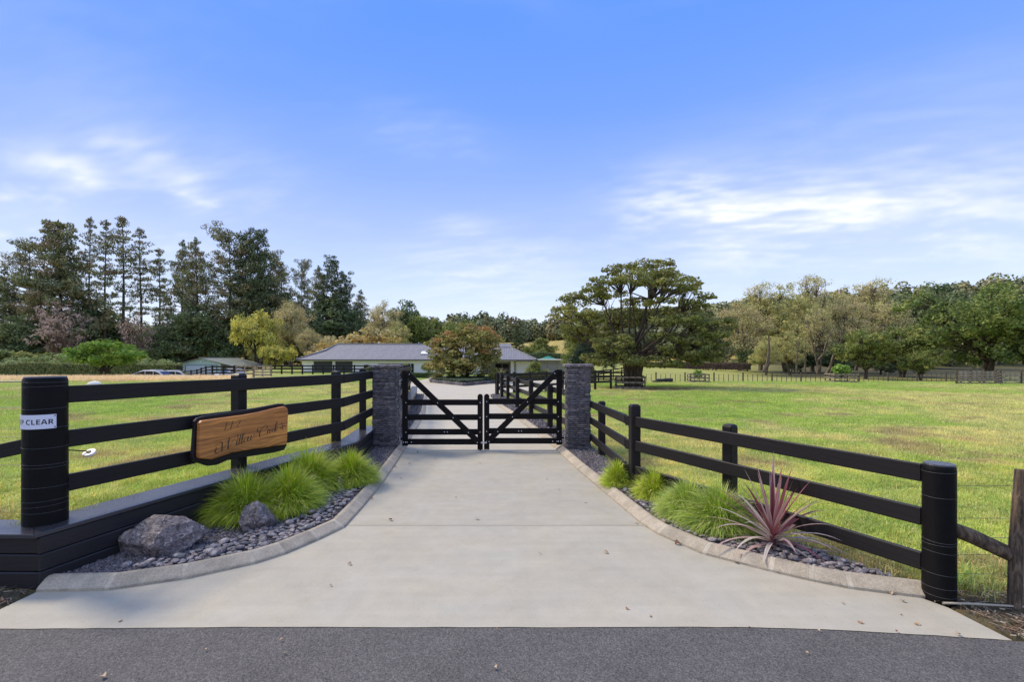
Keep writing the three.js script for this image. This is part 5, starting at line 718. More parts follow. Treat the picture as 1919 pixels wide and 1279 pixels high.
// ---------------------------------------------------------------- the house
{
  const D = 71, gY = -.78, eave = 1.52, t = thing('house', 'long low white house with grey tiled hip roof beyond the drive', 'house');
  const roofTex = tex(256, (u, v) => { const c = (v * 8) % 1, s = Math.abs(((u * 8 + (Math.floor(v * 8) % 2) * .5) % 1) - .5); const k = .52 + fbm(u * 20, v * 20, 3, 4, 20) * .14 + hash(Math.floor(u * 8 + (Math.floor(v * 8) % 2) * .5), Math.floor(v * 8), 4) * .07; return [k, k, k * 1.03]; });
  const roofBump = tex(256, (u, v) => { const c = (v * 8) % 1; return clamp(c * .7 + .3 * Math.abs(Math.sin(u * 8 * Math.PI))); }, false);
  const roofM = std({ map: rep(roofTex, 2.8), color: lin(.60, .59, .58), roughness: .65, bumpMap: rep(roofBump, 2.8), bumpScale: .06 });
  const x0 = gx(566, D), x1 = gx(984, D);
  const wall = mesh('wall', merge([box(gx(588, D) - x0, eave - gY, 8, (x0 + gx(588, D)) / 2, (eave + gY) / 2, -D - 4), box(gx(628, D) - gx(623, D), eave - gY, 7.9, (gx(628, D) + gx(623, D)) / 2, (eave + gY) / 2, -D - 4), box(gx(820, D) - gx(661, D), eave - gY, 8, (gx(820, D) + gx(661, D)) / 2, (eave + gY) / 2, -D - 4), box(gx(661, D) - gx(588, D), .28, 7.8, (gx(661, D) + gx(588, D)) / 2, eave - .14, -D - 4)]), M.white, t);
  for (const [a, b] of [[588, 623], [628, 661]]) { const w = gx(b, D) - gx(a, D), g = mesh('garage_door', box(w - .03, 2.02, .06), M.darkDoor, t); g.position.set(gx((a + b) / 2, D), gY + 1.01, -D - .25); for (let i = 0; i < 4; i++) mesh('door_panel', chamfer(w - .2, .44, .03, .012).translate(0, -.76 + i * .5, .045), M.darkDoor, g); }
  const win = (a, b, ya, yb, d = D, z = .03) => { const w = gx(b, d) - gx(a, d), h = gy(ya, d) - gy(yb, d), o = mesh('window', merge([box(w + .12, .07, .09, 0, h / 2 + .03, 0), box(w + .12, .07, .11, 0, -h / 2 - .03, 0), box(.07, h, .09, -w / 2 - .025, 0, 0), box(.07, h, .09, w / 2 + .025, 0, 0), box(.05, h, .06, 0, 0, 0)]), M.whitePlastic, t); o.position.set(gx((a + b) / 2, d), (gy(ya, d) + gy(yb, d)) / 2, -d + z); mesh('pane', box(w, h, .02, 0, 0, -.02), M.glass, o); };
  win(682, 700, 684, 697); win(708, 760, 682, 699); win(764, 776, 682, 702);
  // right wing, nearer
  const W = 69.5; mesh('wall', merge([box(gx(1000, W) - gx(968, W), eave - gY, 9, (gx(1000, W) + gx(968, W)) / 2, (eave + gY) / 2, -W - 5.4), box(gx(963, W) - gx(957, W), eave - gY, .4, gx(960, W), (eave + gY) / 2, -W - .9), box(gx(1000, W) - gx(860, W), .3, 7, (gx(1000, W) + gx(860, W)) / 2, eave - .16, -W - 4.4), box(gx(900, W) - gx(858, W), eave - gY, 8.4, (gx(900, W) + gx(858, W)) / 2, (eave + gY) / 2, -W - 5.2), box(gx(968, W) - gx(900, W), eave - gY, .2, (gx(968, W) + gx(900, W)) / 2, (eave + gY) / 2, -W - 5)]), M.white, t);
  win(928, 954, 682, 702, W + 4.75, .02); win(964, 967, 681, 697, W + .92, .05);
  const roofOf = (pts, faces, name) => { const g = new THREE.BufferGeometry(), P = [], U = []; for (const f of faces) { const v = f.map((i) => V(...pts[i])), n = V().subVectors(v[1], v[0]).cross(V().subVectors(v[2], v[0])).normalize(), h = V(-n.z, 0, n.x).normalize(), s = V().crossVectors(n, h); for (let k = 1; k < v.length - 1; k++) for (const q of [v[0], v[k], v[k + 1]]) { P.push(q.x, q.y, q.z); U.push(q.dot(h), q.dot(s)); } } g.setAttribute('position', new THREE.Float32BufferAttribute(P, 3)); g.setAttribute('uv', new THREE.Float32BufferAttribute(U, 2)); g.computeVertexNormals(); return mesh(name, g, roofM, t); };
  const ridgeBar = (a, b, r = .13) => mesh('ridge_tiles', boxUV(new GB().tube([V(...a), V(...a).lerp(V(...b), .5), V(...b)], [r, r, r], 6).get()), roofM, t);
  const l = gx(555, 70.3), rr = gx(925, 70.3), B = 81.5, ry = 3.87, ra = gx(632, 76), rb = gx(905, 76), ka = gx(612, 74), ky = 2.85;
  roofOf([[l, eave, -70.3], [rr, eave, -70.3], [rb + 2, ry, -76], [ra, ry, -76], [l, eave, -B], [rr, eave, -B], [ka, ky, -73.4], [ka, ky, -78.4]], [[0, 1, 2, 3, 6], [5, 4, 7, 3, 2], [4, 0, 6, 7], [7, 6, 3], [1, 5, 2]], 'roof');
  ridgeBar([ra, ry + .02, -76], [rb + 2, ry + .02, -76]); ridgeBar([l, eave + .03, -70.3], [ka, ky + .03, -73.4], .11); ridgeBar([ka, ky + .03, -73.4], [ra, ry + .02, -76], .11);
  const wl = gx(855, 68.7), wr = gx(1006, 68.7), wy = 3.35;
  roofOf([[wl, eave - .02, -68.7], [wr, eave - .02, -68.7], [gx(957, 74), wy, -74], [gx(880, 74), wy, -74], [wl, eave - .02, -81], [wr, eave - .02, -81]], [[0, 1, 2, 3], [1, 5, 2], [5, 4, 3, 2], [4, 0, 3]], 'roof');
  roofOf([[gx(925, 75), 2.9, -75], [gx(962, 75), 2.9, -75], [gx(957, 77), 4.0, -77.4], [gx(932, 77), 4.0, -77.4], [gx(925, 75), 2.9, -80], [gx(962, 75), 2.9, -80]], [[0, 1, 2, 3], [1, 5, 2], [5, 4, 3, 2], [4, 0, 3]], 'roof');
  ridgeBar([gx(957, 74), wy, -74], [wr, eave, -68.7], .12); ridgeBar([gx(880, 74), wy, -74], [gx(957, 74), wy, -74], .12);
  mesh('gutter', merge([box(rr - l - 4, .17, .14, (l + rr) / 2 - 2, eave - .09, -70.24), box(wr - wl, .17, .14, (wl + wr) / 2, eave - .11, -68.64), box(.14, .17, 12, wr + .04, eave - .11, -74.8), box(.14, .17, 11, l - .04, eave - .09, -75.9)]), std({ color: lin(.05, .045, .05), roughness: .5 }), t);
  mesh('soffit', merge([box(rr - l - .3, .03, 1.5, (l + rr) / 2, eave - .19, -71), box(wr - wl - .3, .03, 2, (wl + wr) / 2, eave - .21, -69.7)]), M.white, t);
  const sk = mesh('skylight', chamfer(1.15, .10, 1.05, .02), M.whitePlastic, t); sk.position.set(gx(797, 72.6), 2.52, -72.45); sk.rotation.x = Math.atan2(ry - eave, 5.7); mesh('pane', box(.95, .02, .85, 0, .06, 0), std({ color: lin(.9, .92, .95), roughness: .15 }), sk);
  mesh('roof_vent', new THREE.CylinderGeometry(.07, .07, .5, 8).translate(gx(710, 76.4), ry + .2, -76.4), M.whitePlastic, t);
  mesh('roof_vent', new THREE.CylinderGeometry(.05, .05, .4, 8).translate(gx(785, 76.4), ry + .15, -76.4), M.whitePlastic, t);
}
{ // flat-roofed grey outbuilding and the green umbrella beside it
  const D = 70, t = thing('outbuilding', 'grey boarded outbuilding with flat pale roof right of the house', 'shed'), a = gx(1004, D), b = gx(1064, D), y0 = -.8, y1 = 1.38;
  mesh('wall', box(b - a, y1 - y0, 5, (a + b) / 2, (y0 + y1) / 2, -D - 2.6), std({ color: lin(.24, .235, .22), roughness: .9 }), t);
  for (let i = 0; i < 9; i++) mesh('board', chamfer(b - a, .225, .03, .012).translate((a + b) / 2, y0 + .14 + i * .242, -D - .085), std({ color: lin(.26 + (i % 3) * .02, .255 + (i % 3) * .02, .235 + (i % 3) * .02), roughness: .9 }), t);
  mesh('corner_post', chamfer(.12, y1 - y0, .06, .01).translate(lerp(a, b, .36), (y0 + y1) / 2, -D - .05), M.greyWood, t); mesh('corner_post', chamfer(.12, y1 - y0, .06, .01).translate(lerp(a, b, .66), (y0 + y1) / 2, -D - .05), M.greyWood, t);
  mesh('roof', chamfer(b - a + .5, .16, 6, .02).translate((a + b) / 2 + .1, y1 + .08, -D - 2.4), std({ color: lin(.62, .58, .52), roughness: .8 }), t);
  const U = 80, u = thing('garden_umbrella', 'green garden umbrella showing above the flat grey outbuilding', 'umbrella', [gx(1027, U), -.7, -U]);
  mesh('canopy', new THREE.ConeGeometry(1.75, .62, 8, 1, true).translate(0, 2.42, 0), std({ color: lin(.02, .22, .155), roughness: .8, side: THREE.DoubleSide }), u); mesh('pole', new THREE.CylinderGeometry(.025, .025, 2.8, 8).translate(0, 1.4, 0), M.paleWood, u); mesh('valance', new THREE.CylinderGeometry(1.75, 1.75, .14, 8, 1, true).translate(0, 2.05, 0), std({ color: lin(.02, .20, .14), roughness: .8, side: THREE.DoubleSide }), u);
}
{ // green shed
  const D = 80, k = D / 900, t = thing('garage', 'pale green gabled shed with wide roller door and grey-green roof', 'shed'), xl = gx(342, D), xr = gx(413, D), xm = gx(378, D), gY = -1.55, ev = gy(681.5, D), ap = gy(672, D), lx = gx(441, D), ly = gy(687.5, D), B = D + 10.5;
  const wallM = std({ color: lin(.38, .52, .46), roughness: .6, bumpMap: rep(tex(64, (u) => .5 + .5 * Math.sin(u * 6.283 * 6), false), 1.2), bumpScale: .02 });
  const s = new THREE.Shape([[xl, gY], [xr, gY], [xr, ev], [xm, ap], [xl, ev]].map((p) => new THREE.Vector2(...p))); mesh('wall', boxUV(new THREE.ExtrudeGeometry(s, { depth: 10, bevelEnabled: false }).translate(0, 0, -D - 10)), wallM, t);
  const dr = mesh('roller_door', box((xr - xl) * .80, 1.95, .05), std({ color: lin(.46, .54, .60), roughness: .5 }), t); dr.position.set(lerp(xl, xr, .5), gY + 1.0, -D + .04); for (let i = 0; i < 9; i++) mesh('door_slat', chamfer((xr - xl) * .79, .19, .02, .008).translate(0, -.86 + i * .214, .034), std({ color: lin(.47, .55, .61), roughness: .5 }), dr);
  mesh('door_frame', merge([box((xr - xl) * .84, .09, .08, lerp(xl, xr, .5), gY + 2.03, -D + .05), box(.09, 2, .08, lerp(xl, xr, .085), gY + 1, -D + .05), box(.09, 2, .08, lerp(xl, xr, .915), gY + 1, -D + .05)]), std({ color: lin(.10, .17, .15), roughness: .6 }), t);
  const roofM = std({ color: lin(.20, .225, .195), roughness: .55, bumpMap: rep(tex(64, (u) => .5 + .5 * Math.sin(u * 6.283 * 4), false), .9), bumpScale: .025 });
  const plane = (x0, y0, x1, y1, f = 0) => { const g = between(V(x0, y0, -D - 5), V(x1, y1, -D - 5), .05, 10.8 + f, .01); mesh('roof', g, roofM, t); };
  plane(xl - .25, ev - .02, xm, ap + .06); plane(xm, ap + .06, lx + .1, ly + .03);
  mesh('ridge_cap', box(.35, .06, 10.9, xm, ap + .12, -D - 5), std({ color: lin(.42, .42, .38), roughness: .6 }), t);
  for (const z of [.2, 3.4, 6.8, 10]) mesh('post', box(.12, ly - gY, .12, lx - .1, (ly + gY) / 2 - .05, -D - z), M.darkPost, t);
  mesh('corner_trim', merge([box(.14, ev - gY, .14, xl, (ev + gY) / 2, -D), box(.14, ev - gY, .14, xr, (ev + gY) / 2, -D)]), std({ color: lin(.62, .66, .64), roughness: .5 }), t);
  mesh('flood_light', new THREE.SphereGeometry(.12, 10, 8).translate(xm - .02, ap - .62, -D + .1), M.whitePlastic, t);
}
// ---------------------------------------------------------------- cars half hidden behind the dry grass
function car(label, x, y, d, turn, paint, sc = 1) {
  const t = thing('car', label, 'car', [x, y, -d], 'cars parked behind the dry grass'); t.rotation.y = turn; t.scale.setScalar(sc);
  const prof = (pts) => new THREE.Shape(pts.map((p) => new THREE.Vector2(...p))), ext = (s, w, b) => new THREE.ExtrudeGeometry(s, { depth: w - 2 * b, bevelEnabled: true, bevelSize: b, bevelThickness: b, bevelSegments: 3, bevelOffset: -b }).translate(0, 0, -w / 2 + b);
  const pm = new THREE.MeshPhysicalMaterial({ color: paint, roughness: .35, metalness: .1, clearcoat: .8, clearcoatRoughness: .08 });
  mesh('body', boxUV(ext(prof([[-2.3, .32], [-2.32, .7], [-2.2, .93], [-1.25, 1.08], [-1.1, 1.10], [2.2, 1.12], [2.3, .9], [2.3, .32]]), 1.82, .08)), pm, t);
  mesh('cabin', boxUV(ext(prof([[-1.35, 1.06], [-.35, 1.52], [.15, 1.62], [1.2, 1.61], [1.75, 1.5], [2.24, 1.1]]), 1.56, .12)), pm, t);
  for (const s of [-1, 1]) { for (const q of [[[-1.05, 1.12], [-.3, 1.46], [.1, 1.54], [.28, 1.55], [.28, 1.12]], [[.36, 1.12], [.36, 1.55], [1.15, 1.54], [1.15, 1.12]], [[1.23, 1.12], [1.23, 1.53], [1.6, 1.44], [1.98, 1.14]]]) { const g = new THREE.ShapeGeometry(prof(q)); if (s < 0) g.rotateY(Math.PI).scale(-1, 1, 1); const o = mesh('side_window', new THREE.ExtrudeGeometry(prof(q), { depth: .02, bevelEnabled: false }), M.glass, t); o.position.z = s * .785 - .01; } mesh('roof_rail', box(1.5, .04, .05, .65, 1.66, s * .6), M.steel, t); mesh('mirror', chamfer(.12, .14, .2, .03).translate(-.85, 1.12, s * 1.0), pm, t); mesh('headlight', chamfer(.12, .16, .36, .03).translate(-2.27, .78, s * .68), M.glass, t); }
  const ws = between(V(-1.3, 1.09, 0), V(-.38, 1.51, 0), .02, 1.42, .005); mesh('windscreen', ws.translate(-.03, .02, 0), M.glass, t); mesh('rear_window', between(V(1.80, 1.47, 0), V(2.21, 1.13, 0), .02, 1.3, .005).translate(.02, .01, 0), M.glass, t);
  for (const wx of [-1.45, 1.45]) for (const s of [-1, 1]) { const w = mesh('wheel', new THREE.TorusGeometry(.26, .1, 8, 22), std({ color: lin(.02, .02, .02), roughness: .9 }), t); w.position.set(wx, .34, s * .84); mesh('rim', new THREE.CylinderGeometry(.2, .2, .08, 16).rotateX(Math.PI / 2), M.steel, w); }
  return t;
}
car('silver estate car with dark windows parked by the hedge, nearest of the cars', gx(276, 54), -1.20, 54, .05, lin(.55, .56, .58)); car('pale car partly hidden behind the silver estate car', gx(312, 58), -1.30, 58, .35, lin(.66, .66, .64), .95); car('white car standing under the lean-to of the green shed', gx(432, 76), -1.6, 76, 1.2, lin(.75, .76, .78));

// ---------------------------------------------------------------- garden island, topiary, garden plants
{
  const D0 = 37, isl = [[gx(808, 44), 44], [gx(870, 37.5), 37.5], [gx(931, 43), 43], [gx(938, 50), 50], [gx(806, 50), 50]], gh = (d) => -.012 * (d - 10), t = thing('island_bed', 'raised stone-edged garden island in the turning circle', 'garden bed');
  for (const [i, j] of [[0, 1], [1, 2], [2, 3], [4, 0]]) { const a = isl[i], b = isl[j], n = 14; for (let k = 0; k < n; k++) { const p = V(lerp(a[0], b[0], k / n), gh(lerp(a[1], b[1], k / n)) + .12, -lerp(a[1], b[1], k / n)), q = V(lerp(a[0], b[0], (k + .96) / n), gh(lerp(a[1], b[1], (k + .96) / n)) + .12, -lerp(a[1], b[1], (k + .96) / n)); mesh('edging_stone', between(p, q, .26 + (k % 3) * .02, .22, .03), M.stone[(k * 3 + i) % 5], t); } }
  const s = new THREE.Shape(isl.map(([x, d]) => new THREE.Vector2(x, d))), g = new THREE.ShapeGeometry(s); g.rotateX(-Math.PI / 2); g.translate(0, -.18, 0); mesh('soil', boxUV(g), std({ color: lin(.07, .055, .04), roughness: 1 }), t);
  const r = rng(71), C = new GB(); for (let i = 0; i < 9000; i++) { const u = r(), v = r(), xa = lerp(isl[0][0], isl[2][0], u), d = lerp(37.9, 46, v); const hw = (d - 37.5) / 6.2 * 2.9; const x = gx(869, d) + (u - .5) * 2 * Math.min(hw, 2.7); C.leaf(x, -.2 + r() * .22 + .12 * fbm(x, d, 2, 4), -d, (r() - .5) * 1.4, 1, (r() - .5) * 1.4, r() - .5, .3, r() - .5, .05, .09, [[.10, .14, .08], [.13, .165, .10], [.08, .115, .06]][i % 3]); }
  mesh('ground_cover', C.get(), M.leaf, t).userData = { kind: 'stuff' };
  const mp = placeTree('garden_tree', 'rust and green autumn tree on the garden island before the house', 'tree', P.maple, 872, 44.5, 607, { w: 1.12 }); mesh('crown_rusty', P.mapleRust.C, M.leaf, mp).userData = { label: 'rust red outer leaves' };
  const flax = (label, x, d, h, n, seed, pal) => { const q = rng(seed), gb = new GB(); for (let i = 0; i < n; i++) { const a = q() * 6.283, el = .45 + q() * .95, L = h * (.8 + q() * .5); let p = V(Math.cos(a) * q() * .3, 0, Math.sin(a) * q() * .3), dd = V(Math.cos(a) * Math.cos(el), Math.sin(el), Math.sin(a) * Math.cos(el)), prev = null; const sd = V(-Math.sin(a), 0, Math.cos(a)), k = pal[Math.floor(q() * pal.length)]; for (let s = 0; s <= 5; s++) { const w = .036 * (1 - (s / 5) ** 2), n = V().crossVectors(sd, dd).normalize(), A = gb.vert(p.x - sd.x * w, p.y, p.z - sd.z * w, n.x, n.y, n.z, 0, 0, k), B = gb.vert(p.x + sd.x * w, p.y, p.z + sd.z * w, n.x, n.y, n.z, 0, 0, k); if (prev) gb.i.push(prev[0], prev[1], A, A, prev[1], B); prev = [A, B]; p = p.clone().addScaledVector(dd, L / 5); dd.y -= .30; dd.normalize(); } } const o = mesh('flax_clump', gb.get(), M.blade); o.position.set(x, gh(d) + .1, -d); return tag(o, label, 'grass clump', 'flax and grass clumps around the garden island'); };
  const yg = [[.36, .36, .09], [.44, .40, .12], [.26, .29, .07], [.48, .42, .17]], dg = [[.15, .18, .045], [.20, .22, .05], [.11, .14, .035]];
  flax('yellow-green arching grass clump at the left end of the garden island', gx(822, 44.5), 44.5, 1.0, 380, 1, yg); flax('yellow-green arching grass clump at the right end of the garden island', gx(926, 43.6), 43.6, 1.1, 420, 2, yg); flax('yellow-green grass clump behind the right end of the island', gx(934, 47), 47, 1.1, 360, 3, yg);
  flax('dark green flax clump under the left side of the rust-tinged tree', gx(846, 44.2), 44.2, .95, 340, 4, dg); flax('dark green flax clump under the middle of the rust-tinged tree', gx(872, 43.6), 43.6, .85, 340, 5, dg); flax('dark green flax clump under the right side of the rust-tinged tree', gx(900, 43.8), 43.8, .95, 340, 6, dg);
  const bo = mesh('boulder', pebGeo[1], M.pebble[3]); bo.position.set(gx(811, 45.2), gh(45) + .18, -45.2); bo.scale.set(.75, .5, .6); tag(bo, 'small pale boulder at the left tip of the garden island', 'boulder');
  const ball = (label, px, D, top, w) => T3('topiary', label, 'shrub', 'bush', px, D, top, { w }); 
  { const q = rng(9), C2 = new GB(), T2 = new GB(); T2.tube([V(0, 0, 0), V(.02, .5, 0), V(0, 1.2, 0)], [.05, .045, .04], 6); for (let i = 0; i < 26; i++) { const a = i * 2.4, y = 1 - 2 * (i + .5) / 26, s = Math.sqrt(1 - y * y); foliage(C2, q, V(Math.cos(a) * s * .52, 1.4 + y * .4, Math.sin(a) * s * .52), .22, .2, .22, 60, .09, 1.3, DARK.concat(GREEN)); } placeTree('topiary', 'ball-shaped clipped tree by the white house wall', 'topiary', { T: T2.get(), C: C2.get(), h: 1.95, bark: M.bark, mat: M.leaf }, 803, 60, 680, { w: 1.35 }); }
  T3('garden_bush', 'dark rounded shrub before the right end of the house', 'bush', 'bush', 1003, 58, 676, { w: .75 }); T3('garden_bush', 'dark bush under the ball-shaped clipped tree', 'bush', 'bush', 806, 61, 696, { w: 1.5 }); T3('garden_bush', 'dark climbing plant by the house porch above the gate pillar', 'bush', 'bush', 760, 68, 681, { w: .7, turn: 3 }); T3('garden_bush', 'dark shrub by the house porch right of the garage doors', 'bush', 'bush', 690, 67, 688, { w: .9, turn: 4 });
}
// ---------------------------------------------------------------- field furniture on the right
function guard(label, px, D, w, h, rails, m) { const x = gx(px, D), y = H(x, D), t = thing('tree_guard', label, 'timber guard', [x, y, -D]); t.rotation.y = -.18; for (const a of [-1, 1]) for (const b of [-1, 1]) mesh('post', chamfer(.1, h + .25, .1, .01).translate(a * w / 2, h / 2 - .1, b * w / 2), M.darkPost, t); for (let i = 0; i < rails; i++) { const yy = .16 + i * (h - .2) / (rails - 1); for (const s of [-1, 1]) { mesh('rail', chamfer(w + .12, .14, .035, .006).translate(0, yy, s * (w / 2 + .07)), m, t); mesh('rail', chamfer(.035, .14, w + .10, .006).translate(s * (w / 2 + .07), yy + .002, 0), m, t); } } return t; }
guard('grey timber box fence around the thick tree trunk', 1180, 40.2, 2.25, 1.05, 3, M.greyWood);
guard('small grey timber guard box around the young tree under the spreading branches', 1308, 56, 2.0, 1.0, 3, M.greyWood); T3('young_tree', 'young tree inside the small guard box under the spreading branches', 'young tree', 'sapling', 1308, 56, 692, {});
guard('grey timber guard box around the bright young tree before the pale trunks', 1576, 56.5, 2.4, 1.05, 3, M.greyWood); T3('young_tree', 'bright green young tree in the guard box before the pale trunks', 'young tree', 'sapling', 1577, 56.5, 681, { w: 1.2 });
[['larger black feed bin under the wire fence, left of the other large bin', 1238, 709, 1.0, .42], ['larger black feed bin right of its twin by the wire fence', 1252, 710, .9, .48], ['smallest low black feed bin by the wire fence', 1228, 712.5, .55, .2]].forEach(([l, px, py, w, h]) => { const D = 55.5, x = gx(px, D), t = thing('feed_bin', l, 'feed bin', [x, H(x, D), -D], 'black feed bins by the wire fence'), m = std({ color: lin(.02, .02, .022), roughness: .6 }); mesh('tub', merge([box(w, .05, .6, 0, .03, 0), box(w, h, .05, 0, h / 2, .29), box(w, h, .05, 0, h / 2, -.29), box(.05, h, .54, w / 2 - .026, h / 2, 0), box(.05, h, .54, -w / 2 + .026, h / 2, 0)]), m, t); mesh('rim', merge([box(w + .06, .05, .07, 0, h + .02, .3), box(w + .06, .05, .07, 0, h + .02, -.3), box(.07, .05, .53, w / 2, h + .02, 0), box(.07, .05, .53, -w / 2, h + .02, 0)]), std({ color: lin(.16, .16, .16), roughness: .5 }), t); });
{
  const t = thing('batten_fence', 'long post and batten wire fence across the far side of the right paddock', 'fence'), D = (px) => lerp(58.5, 60, (px - 1200) / 590); let i = 0;
  for (let px = 1202; px < 1795; px += 9.05, i++) { const d = D(px), x = gx(px, d), big = i % 6 === 3, h = big ? 1.22 : 1.02, w = big ? .13 : .05; mesh(big ? 'post' : 'batten', box(w, h, w).translate(x, H(x, d) + h / 2 - .03, -d), M.darkPost, t); }
  for (const y of [.2, .45, .7, .95]) { const gb = new GB(), pts = []; for (let px = 1202; px <= 1795; px += 27) pts.push(V(gx(px, D(px)), H(gx(px, D(px)), D(px)) + y, -D(px) + .05)); gb.tube(pts, pts.map(() => .006), 4); mesh('wire', gb.get(), M.wire, t); }
}
{
  const D = 50, t = thing('cattle_yards', 'weathered timber cattle yards with a railed gate at the right edge', 'cattle yards'), post = (px, h = 1.4, dz = 0) => { const x = gx(px, D + dz); mesh('post', chamfer(.17, h + .2, .17, .02).translate(x, H(x, D + dz) + h / 2, -D - dz), M.brownWood, t); };
  [1792, 1817, 1843, 1865, 1874, 1913, 1945].forEach((p) => post(p)); [1800, 1835, 1870].forEach((p) => post(p, 1.3, 3));
  const run = (a, b, rails, m, dz = 0, th = .14) => rails.forEach((y, i) => { const xa = gx(a, D + dz), xb = gx(b, D + dz); mesh('rail', between(V(xa, H(xa, D) + y, -D - dz + .1), V(xb, H(xb, D) + y, -D - dz + .1), th, .04, .006), (i + Math.round(a)) % 3 ? m : M.greyWood, t); });
  run(1792, 1817, [.16, .42, .68, .95, 1.22], M.paleWood); run(1817, 1843, [.14, .40, .68, .98, 1.25], M.greyWood); run(1843, 1865, [.16, .42, .66, .92, 1.2], M.greyWood); run(1780, 1862, [.52], M.greyWood, -.6, .1); run(1865, 1874, [.2, .48, .78, 1.08], M.greyWood); run(1913, 1960, [.16, .42, .68, .95, 1.22], M.greyWood); run(1795, 1880, [.3, .62, .95, 1.25], M.greyWood, 3);
  const g = thing('yard_gate', 'pale railed timber gate with diagonal brace in the cattle yards', 'gate', [gx(1877, D), H(gx(1877, D), D), -D]), W = gx(1911, D) - gx(1877, D); for (const y of [.16, .38, .60, .84, 1.1]) mesh('rail', chamfer(W, .12, .03, .005).translate(W / 2, y, 0), M.paleWood, g); mesh('brace', between(V(.05, 1.1, .04), V(W - .08, .14, .04), .1, .03, .005), M.paleWood, g); for (const x of [.04, W - .04]) mesh('stile', chamfer(.1, 1.16, .04, .005).translate(x, .62, .02), M.paleWood, g);
}
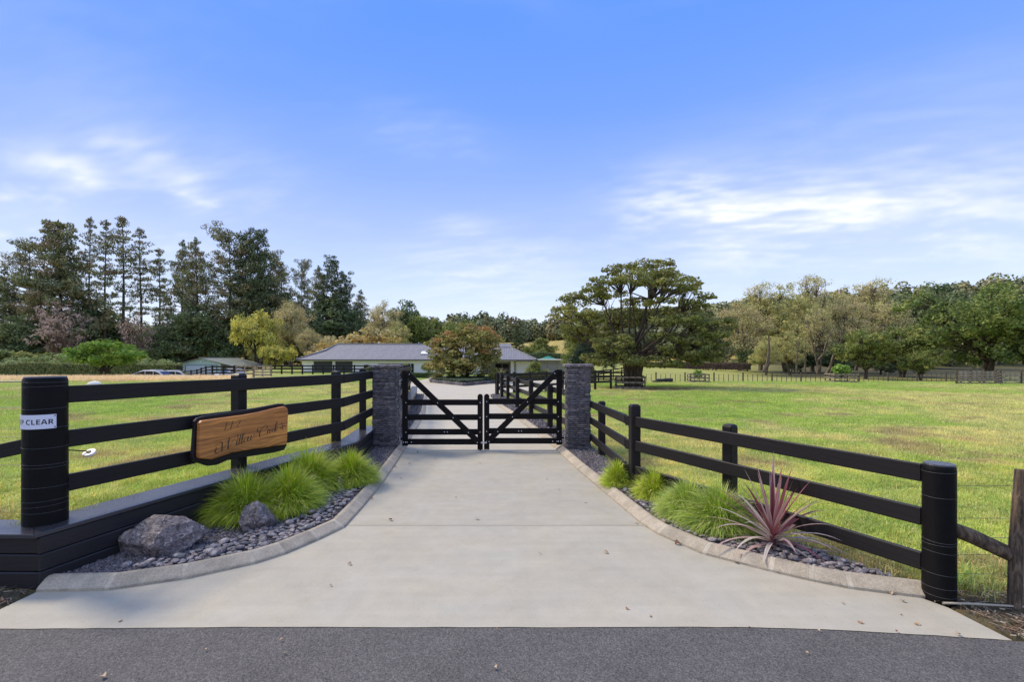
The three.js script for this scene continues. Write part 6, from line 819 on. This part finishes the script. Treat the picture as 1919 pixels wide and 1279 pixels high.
// ---------------------------------------------------------------- small things
{
  const q = thing('ground_reel', 'small white disc on a black rod sticking out behind the thick left post', 'fence fitting', [gx(168, 4.75), gy(849, 4.75), -4.75]); mesh('disc', new THREE.CylinderGeometry(.052, .055, .018, 24).rotateX(.5), M.whitePlastic, q); mesh('rod', new GB().tube([V(0, .01, -.01), V(-.09, .035, .06), V(-.2, .06, .14)], [.006, .006, .006], 6).get(), M.gateBlack, q); mesh('hub', new THREE.CylinderGeometry(.02, .02, .03, 12).rotateX(.5), M.greyWood, q);
  const s = mesh('rock', pebGeo[2], std({ color: lin(.80, .77, .68), roughness: .9 })); s.position.set(gx(178, 27), gy(720.5, 27), -27); s.scale.set(.72, .34, .5); tag(s, 'white rounded rock lying in the left paddock just above the top rail', 'rock');
  const cn = mesh('cane', new GB().tube([V(gx(1766, 3.83), .03, -3.83), V(3.62, .035, -3.81), V(4.3, .03, -3.74)], [.009, .009, .006], 7).get(), std({ color: lin(.46, .40, .30), roughness: .8 })); tag(cn, 'pale dry cane lying at the foot of the right round post', 'cane');
  const r = rng(404), leafGeo = [0, 1, 2].map((k) => { const gb = new GB(), n = 7, c = null; const P2 = []; for (let i = 0; i <= n; i++) for (let j = -1; j <= 1; j++) { const t = i / n, w = Math.sin(Math.pow(t, .8) * Math.PI) * .45 * (1 + .25 * Math.sin(t * 19 + k)); P2.push(V((t - .5), Math.abs(j) * w * (.5 + k * .2) + .12 * Math.sin(t * 4 + k) * t, j * w)); } P2.forEach((p) => gb.vert(p.x, p.y, p.z, 0, 1, 0, 0, 0)); for (let i = 0; i < n; i++) for (let j = 0; j < 2; j++) { const a = i * 3 + j; gb.i.push(a, a + 1, a + 3, a + 1, a + 4, a + 3); } const g = gb.get(); g.computeVertexNormals(); return g; });
  const cols = [[.22, .10, .05], [.30, .16, .08], [.40, .27, .15], [.16, .075, .045], [.46, .34, .22]].map((c) => std({ color: lin(...c), roughness: .85, side: THREE.DoubleSide }));
  const fallen = [], lf = (px, py, s, road) => { const D = 1800 / (py - HY), kc = Math.floor(r() * 5), o = mesh('fallen_leaf', leafGeo[Math.floor(r() * 3)], cols[kc]); s *= road ? .6 : .8; o.scale.setScalar(s); o.rotation.set((r() - .5) * .6, r() * 6.28, (r() - .5) * .6); o.position.set(gx(px, D), .012 + s * .12 + (road ? .012 : 0), -D); fallen.push([o, gx(px, D), D, road, kc]); tag(o, road ? 'dry fallen leaf lying on the dark asphalt road' : 'small curled brown leaf lying on the pale concrete drive', 'fallen leaf', road ? 'fallen leaves on the road' : 'fallen leaves on the drive'); };
  [[732, 977, .06], [893, 975, .06], [1096, 943, .05], [783, 849, .05], [815, 860, .05], [768, 871, .05], [742, 877, .06], [735, 884, .05], [752, 899, .04], [697, 937, .05], [1135, 1038, .06], [1193, 983, .04], [1269, 1022, .075], [1380, 1057, .05], [1459, 1076, .055], [1556, 1097, .06], [1576, 1101, .06], [1668, 1115, .06], [1691, 1130, .05], [1755, 1132, .05], [1612, 1172, .045], [1718, 1175, .055], [655, 1060, .05], [1579, 1134, .03], [1688, 1156, .025], [1220, 1160, .03], [1175, 1145, .035], [226, 1169, .035], [900, 870, .04], [1025, 900, .035], [1048, 920, .035], [855, 935, .03], [1012, 1040, .03], [620, 1100, .03]].forEach((a) => lf(...a));
  [[1534, 1189, .04, 1], [928, 1259, .05, 1], [195, 1276, .06, 1], [527, 1206, .04, 1], [385, 1225, .03, 1], [534, 1231, .03, 1], [1512, 1231, .035, 1], [1680, 1190, .03, 1], [1795, 1196, .06, 1], [1405, 1184, .035, 1], [931, 1185, .03, 1]].forEach((a) => lf(...a));
  {
    const zone = ([, x, D, road]) => road ? (x < -1 ? 'on asphalt at left' : x < 1 ? 'on asphalt at centre' : 'on asphalt at right') : x - along(kerbL, D) < .4 ? 'close along the left kerb' : along(kerbR, D) - x < .4 ? 'close along the right kerb' : (D > 5.66 ? 'between the cross joint and the gate' : x < 0 ? 'on the wide apron, left half' : 'on the wide apron, right half');
    const tone = ['reddish brown', 'tan brown', 'pale tan', 'dark brown', 'light straw-coloured'], nth = ['first', 'second', 'third', 'fourth', 'fifth', 'sixth', 'seventh', 'eighth', 'ninth', 'tenth', 'eleventh', 'twelfth', 'thirteenth', 'fourteenth'], by = {};
    fallen.forEach((f) => (by[zone(f)] ??= []).push(f));
    for (const [z, list] of Object.entries(by)) list.sort((p, q) => q[2] - p[2]).forEach((f, i) => { f[0].userData.label = tone[f[4]] + ' fallen leaf ' + z + ', ' + nth[i] + ' from the far end'; });
  }
  // straw and bark litter by the right post and at the left corner
  const L = []; for (let i = 0; i < 900; i++) { const x = 3.55 + r() * 1.6, D = 3.36 + r() * .85; if (x < 3.52 + Math.max(0, 3.45 - D) * 0) continue; L.push([x, D]); } for (let i = 0; i < 300; i++) L.push([-4.08 - r() * .9, 3.55 + r() * .55]);
  const g = new THREE.CylinderGeometry(.5, .5, 1, 5).rotateZ(Math.PI / 2), im = new THREE.InstancedMesh(g, std({ color: lin(1, 1, 1), roughness: .95 }), L.length), m4 = new THREE.Matrix4(), qq = new THREE.Quaternion(), e = new THREE.Euler(); L.forEach(([x, D], i) => { e.set(0, r() * 6.28, (r() - .5) * .3); const l = .03 + r() ** 3 * .22, w = .003 + r() * (l < .07 ? .014 : .004); m4.compose(V(x, .012 + r() * .015, -D), qq.setFromEuler(e), V(l, w * .7, w)); im.setMatrixAt(i, m4); const k = r(); im.setColorAt(i, k < .35 ? lin(.40, .33, .23) : k < .7 ? lin(.14, .10, .075) : lin(.20, .12, .08)); }); im.name = 'bark_litter'; im.userData = { kind: 'stuff', label: 'straw and bark litter at the drive edges', category: 'litter' }; scene.add(im);
}
renderer.render(scene, camera);
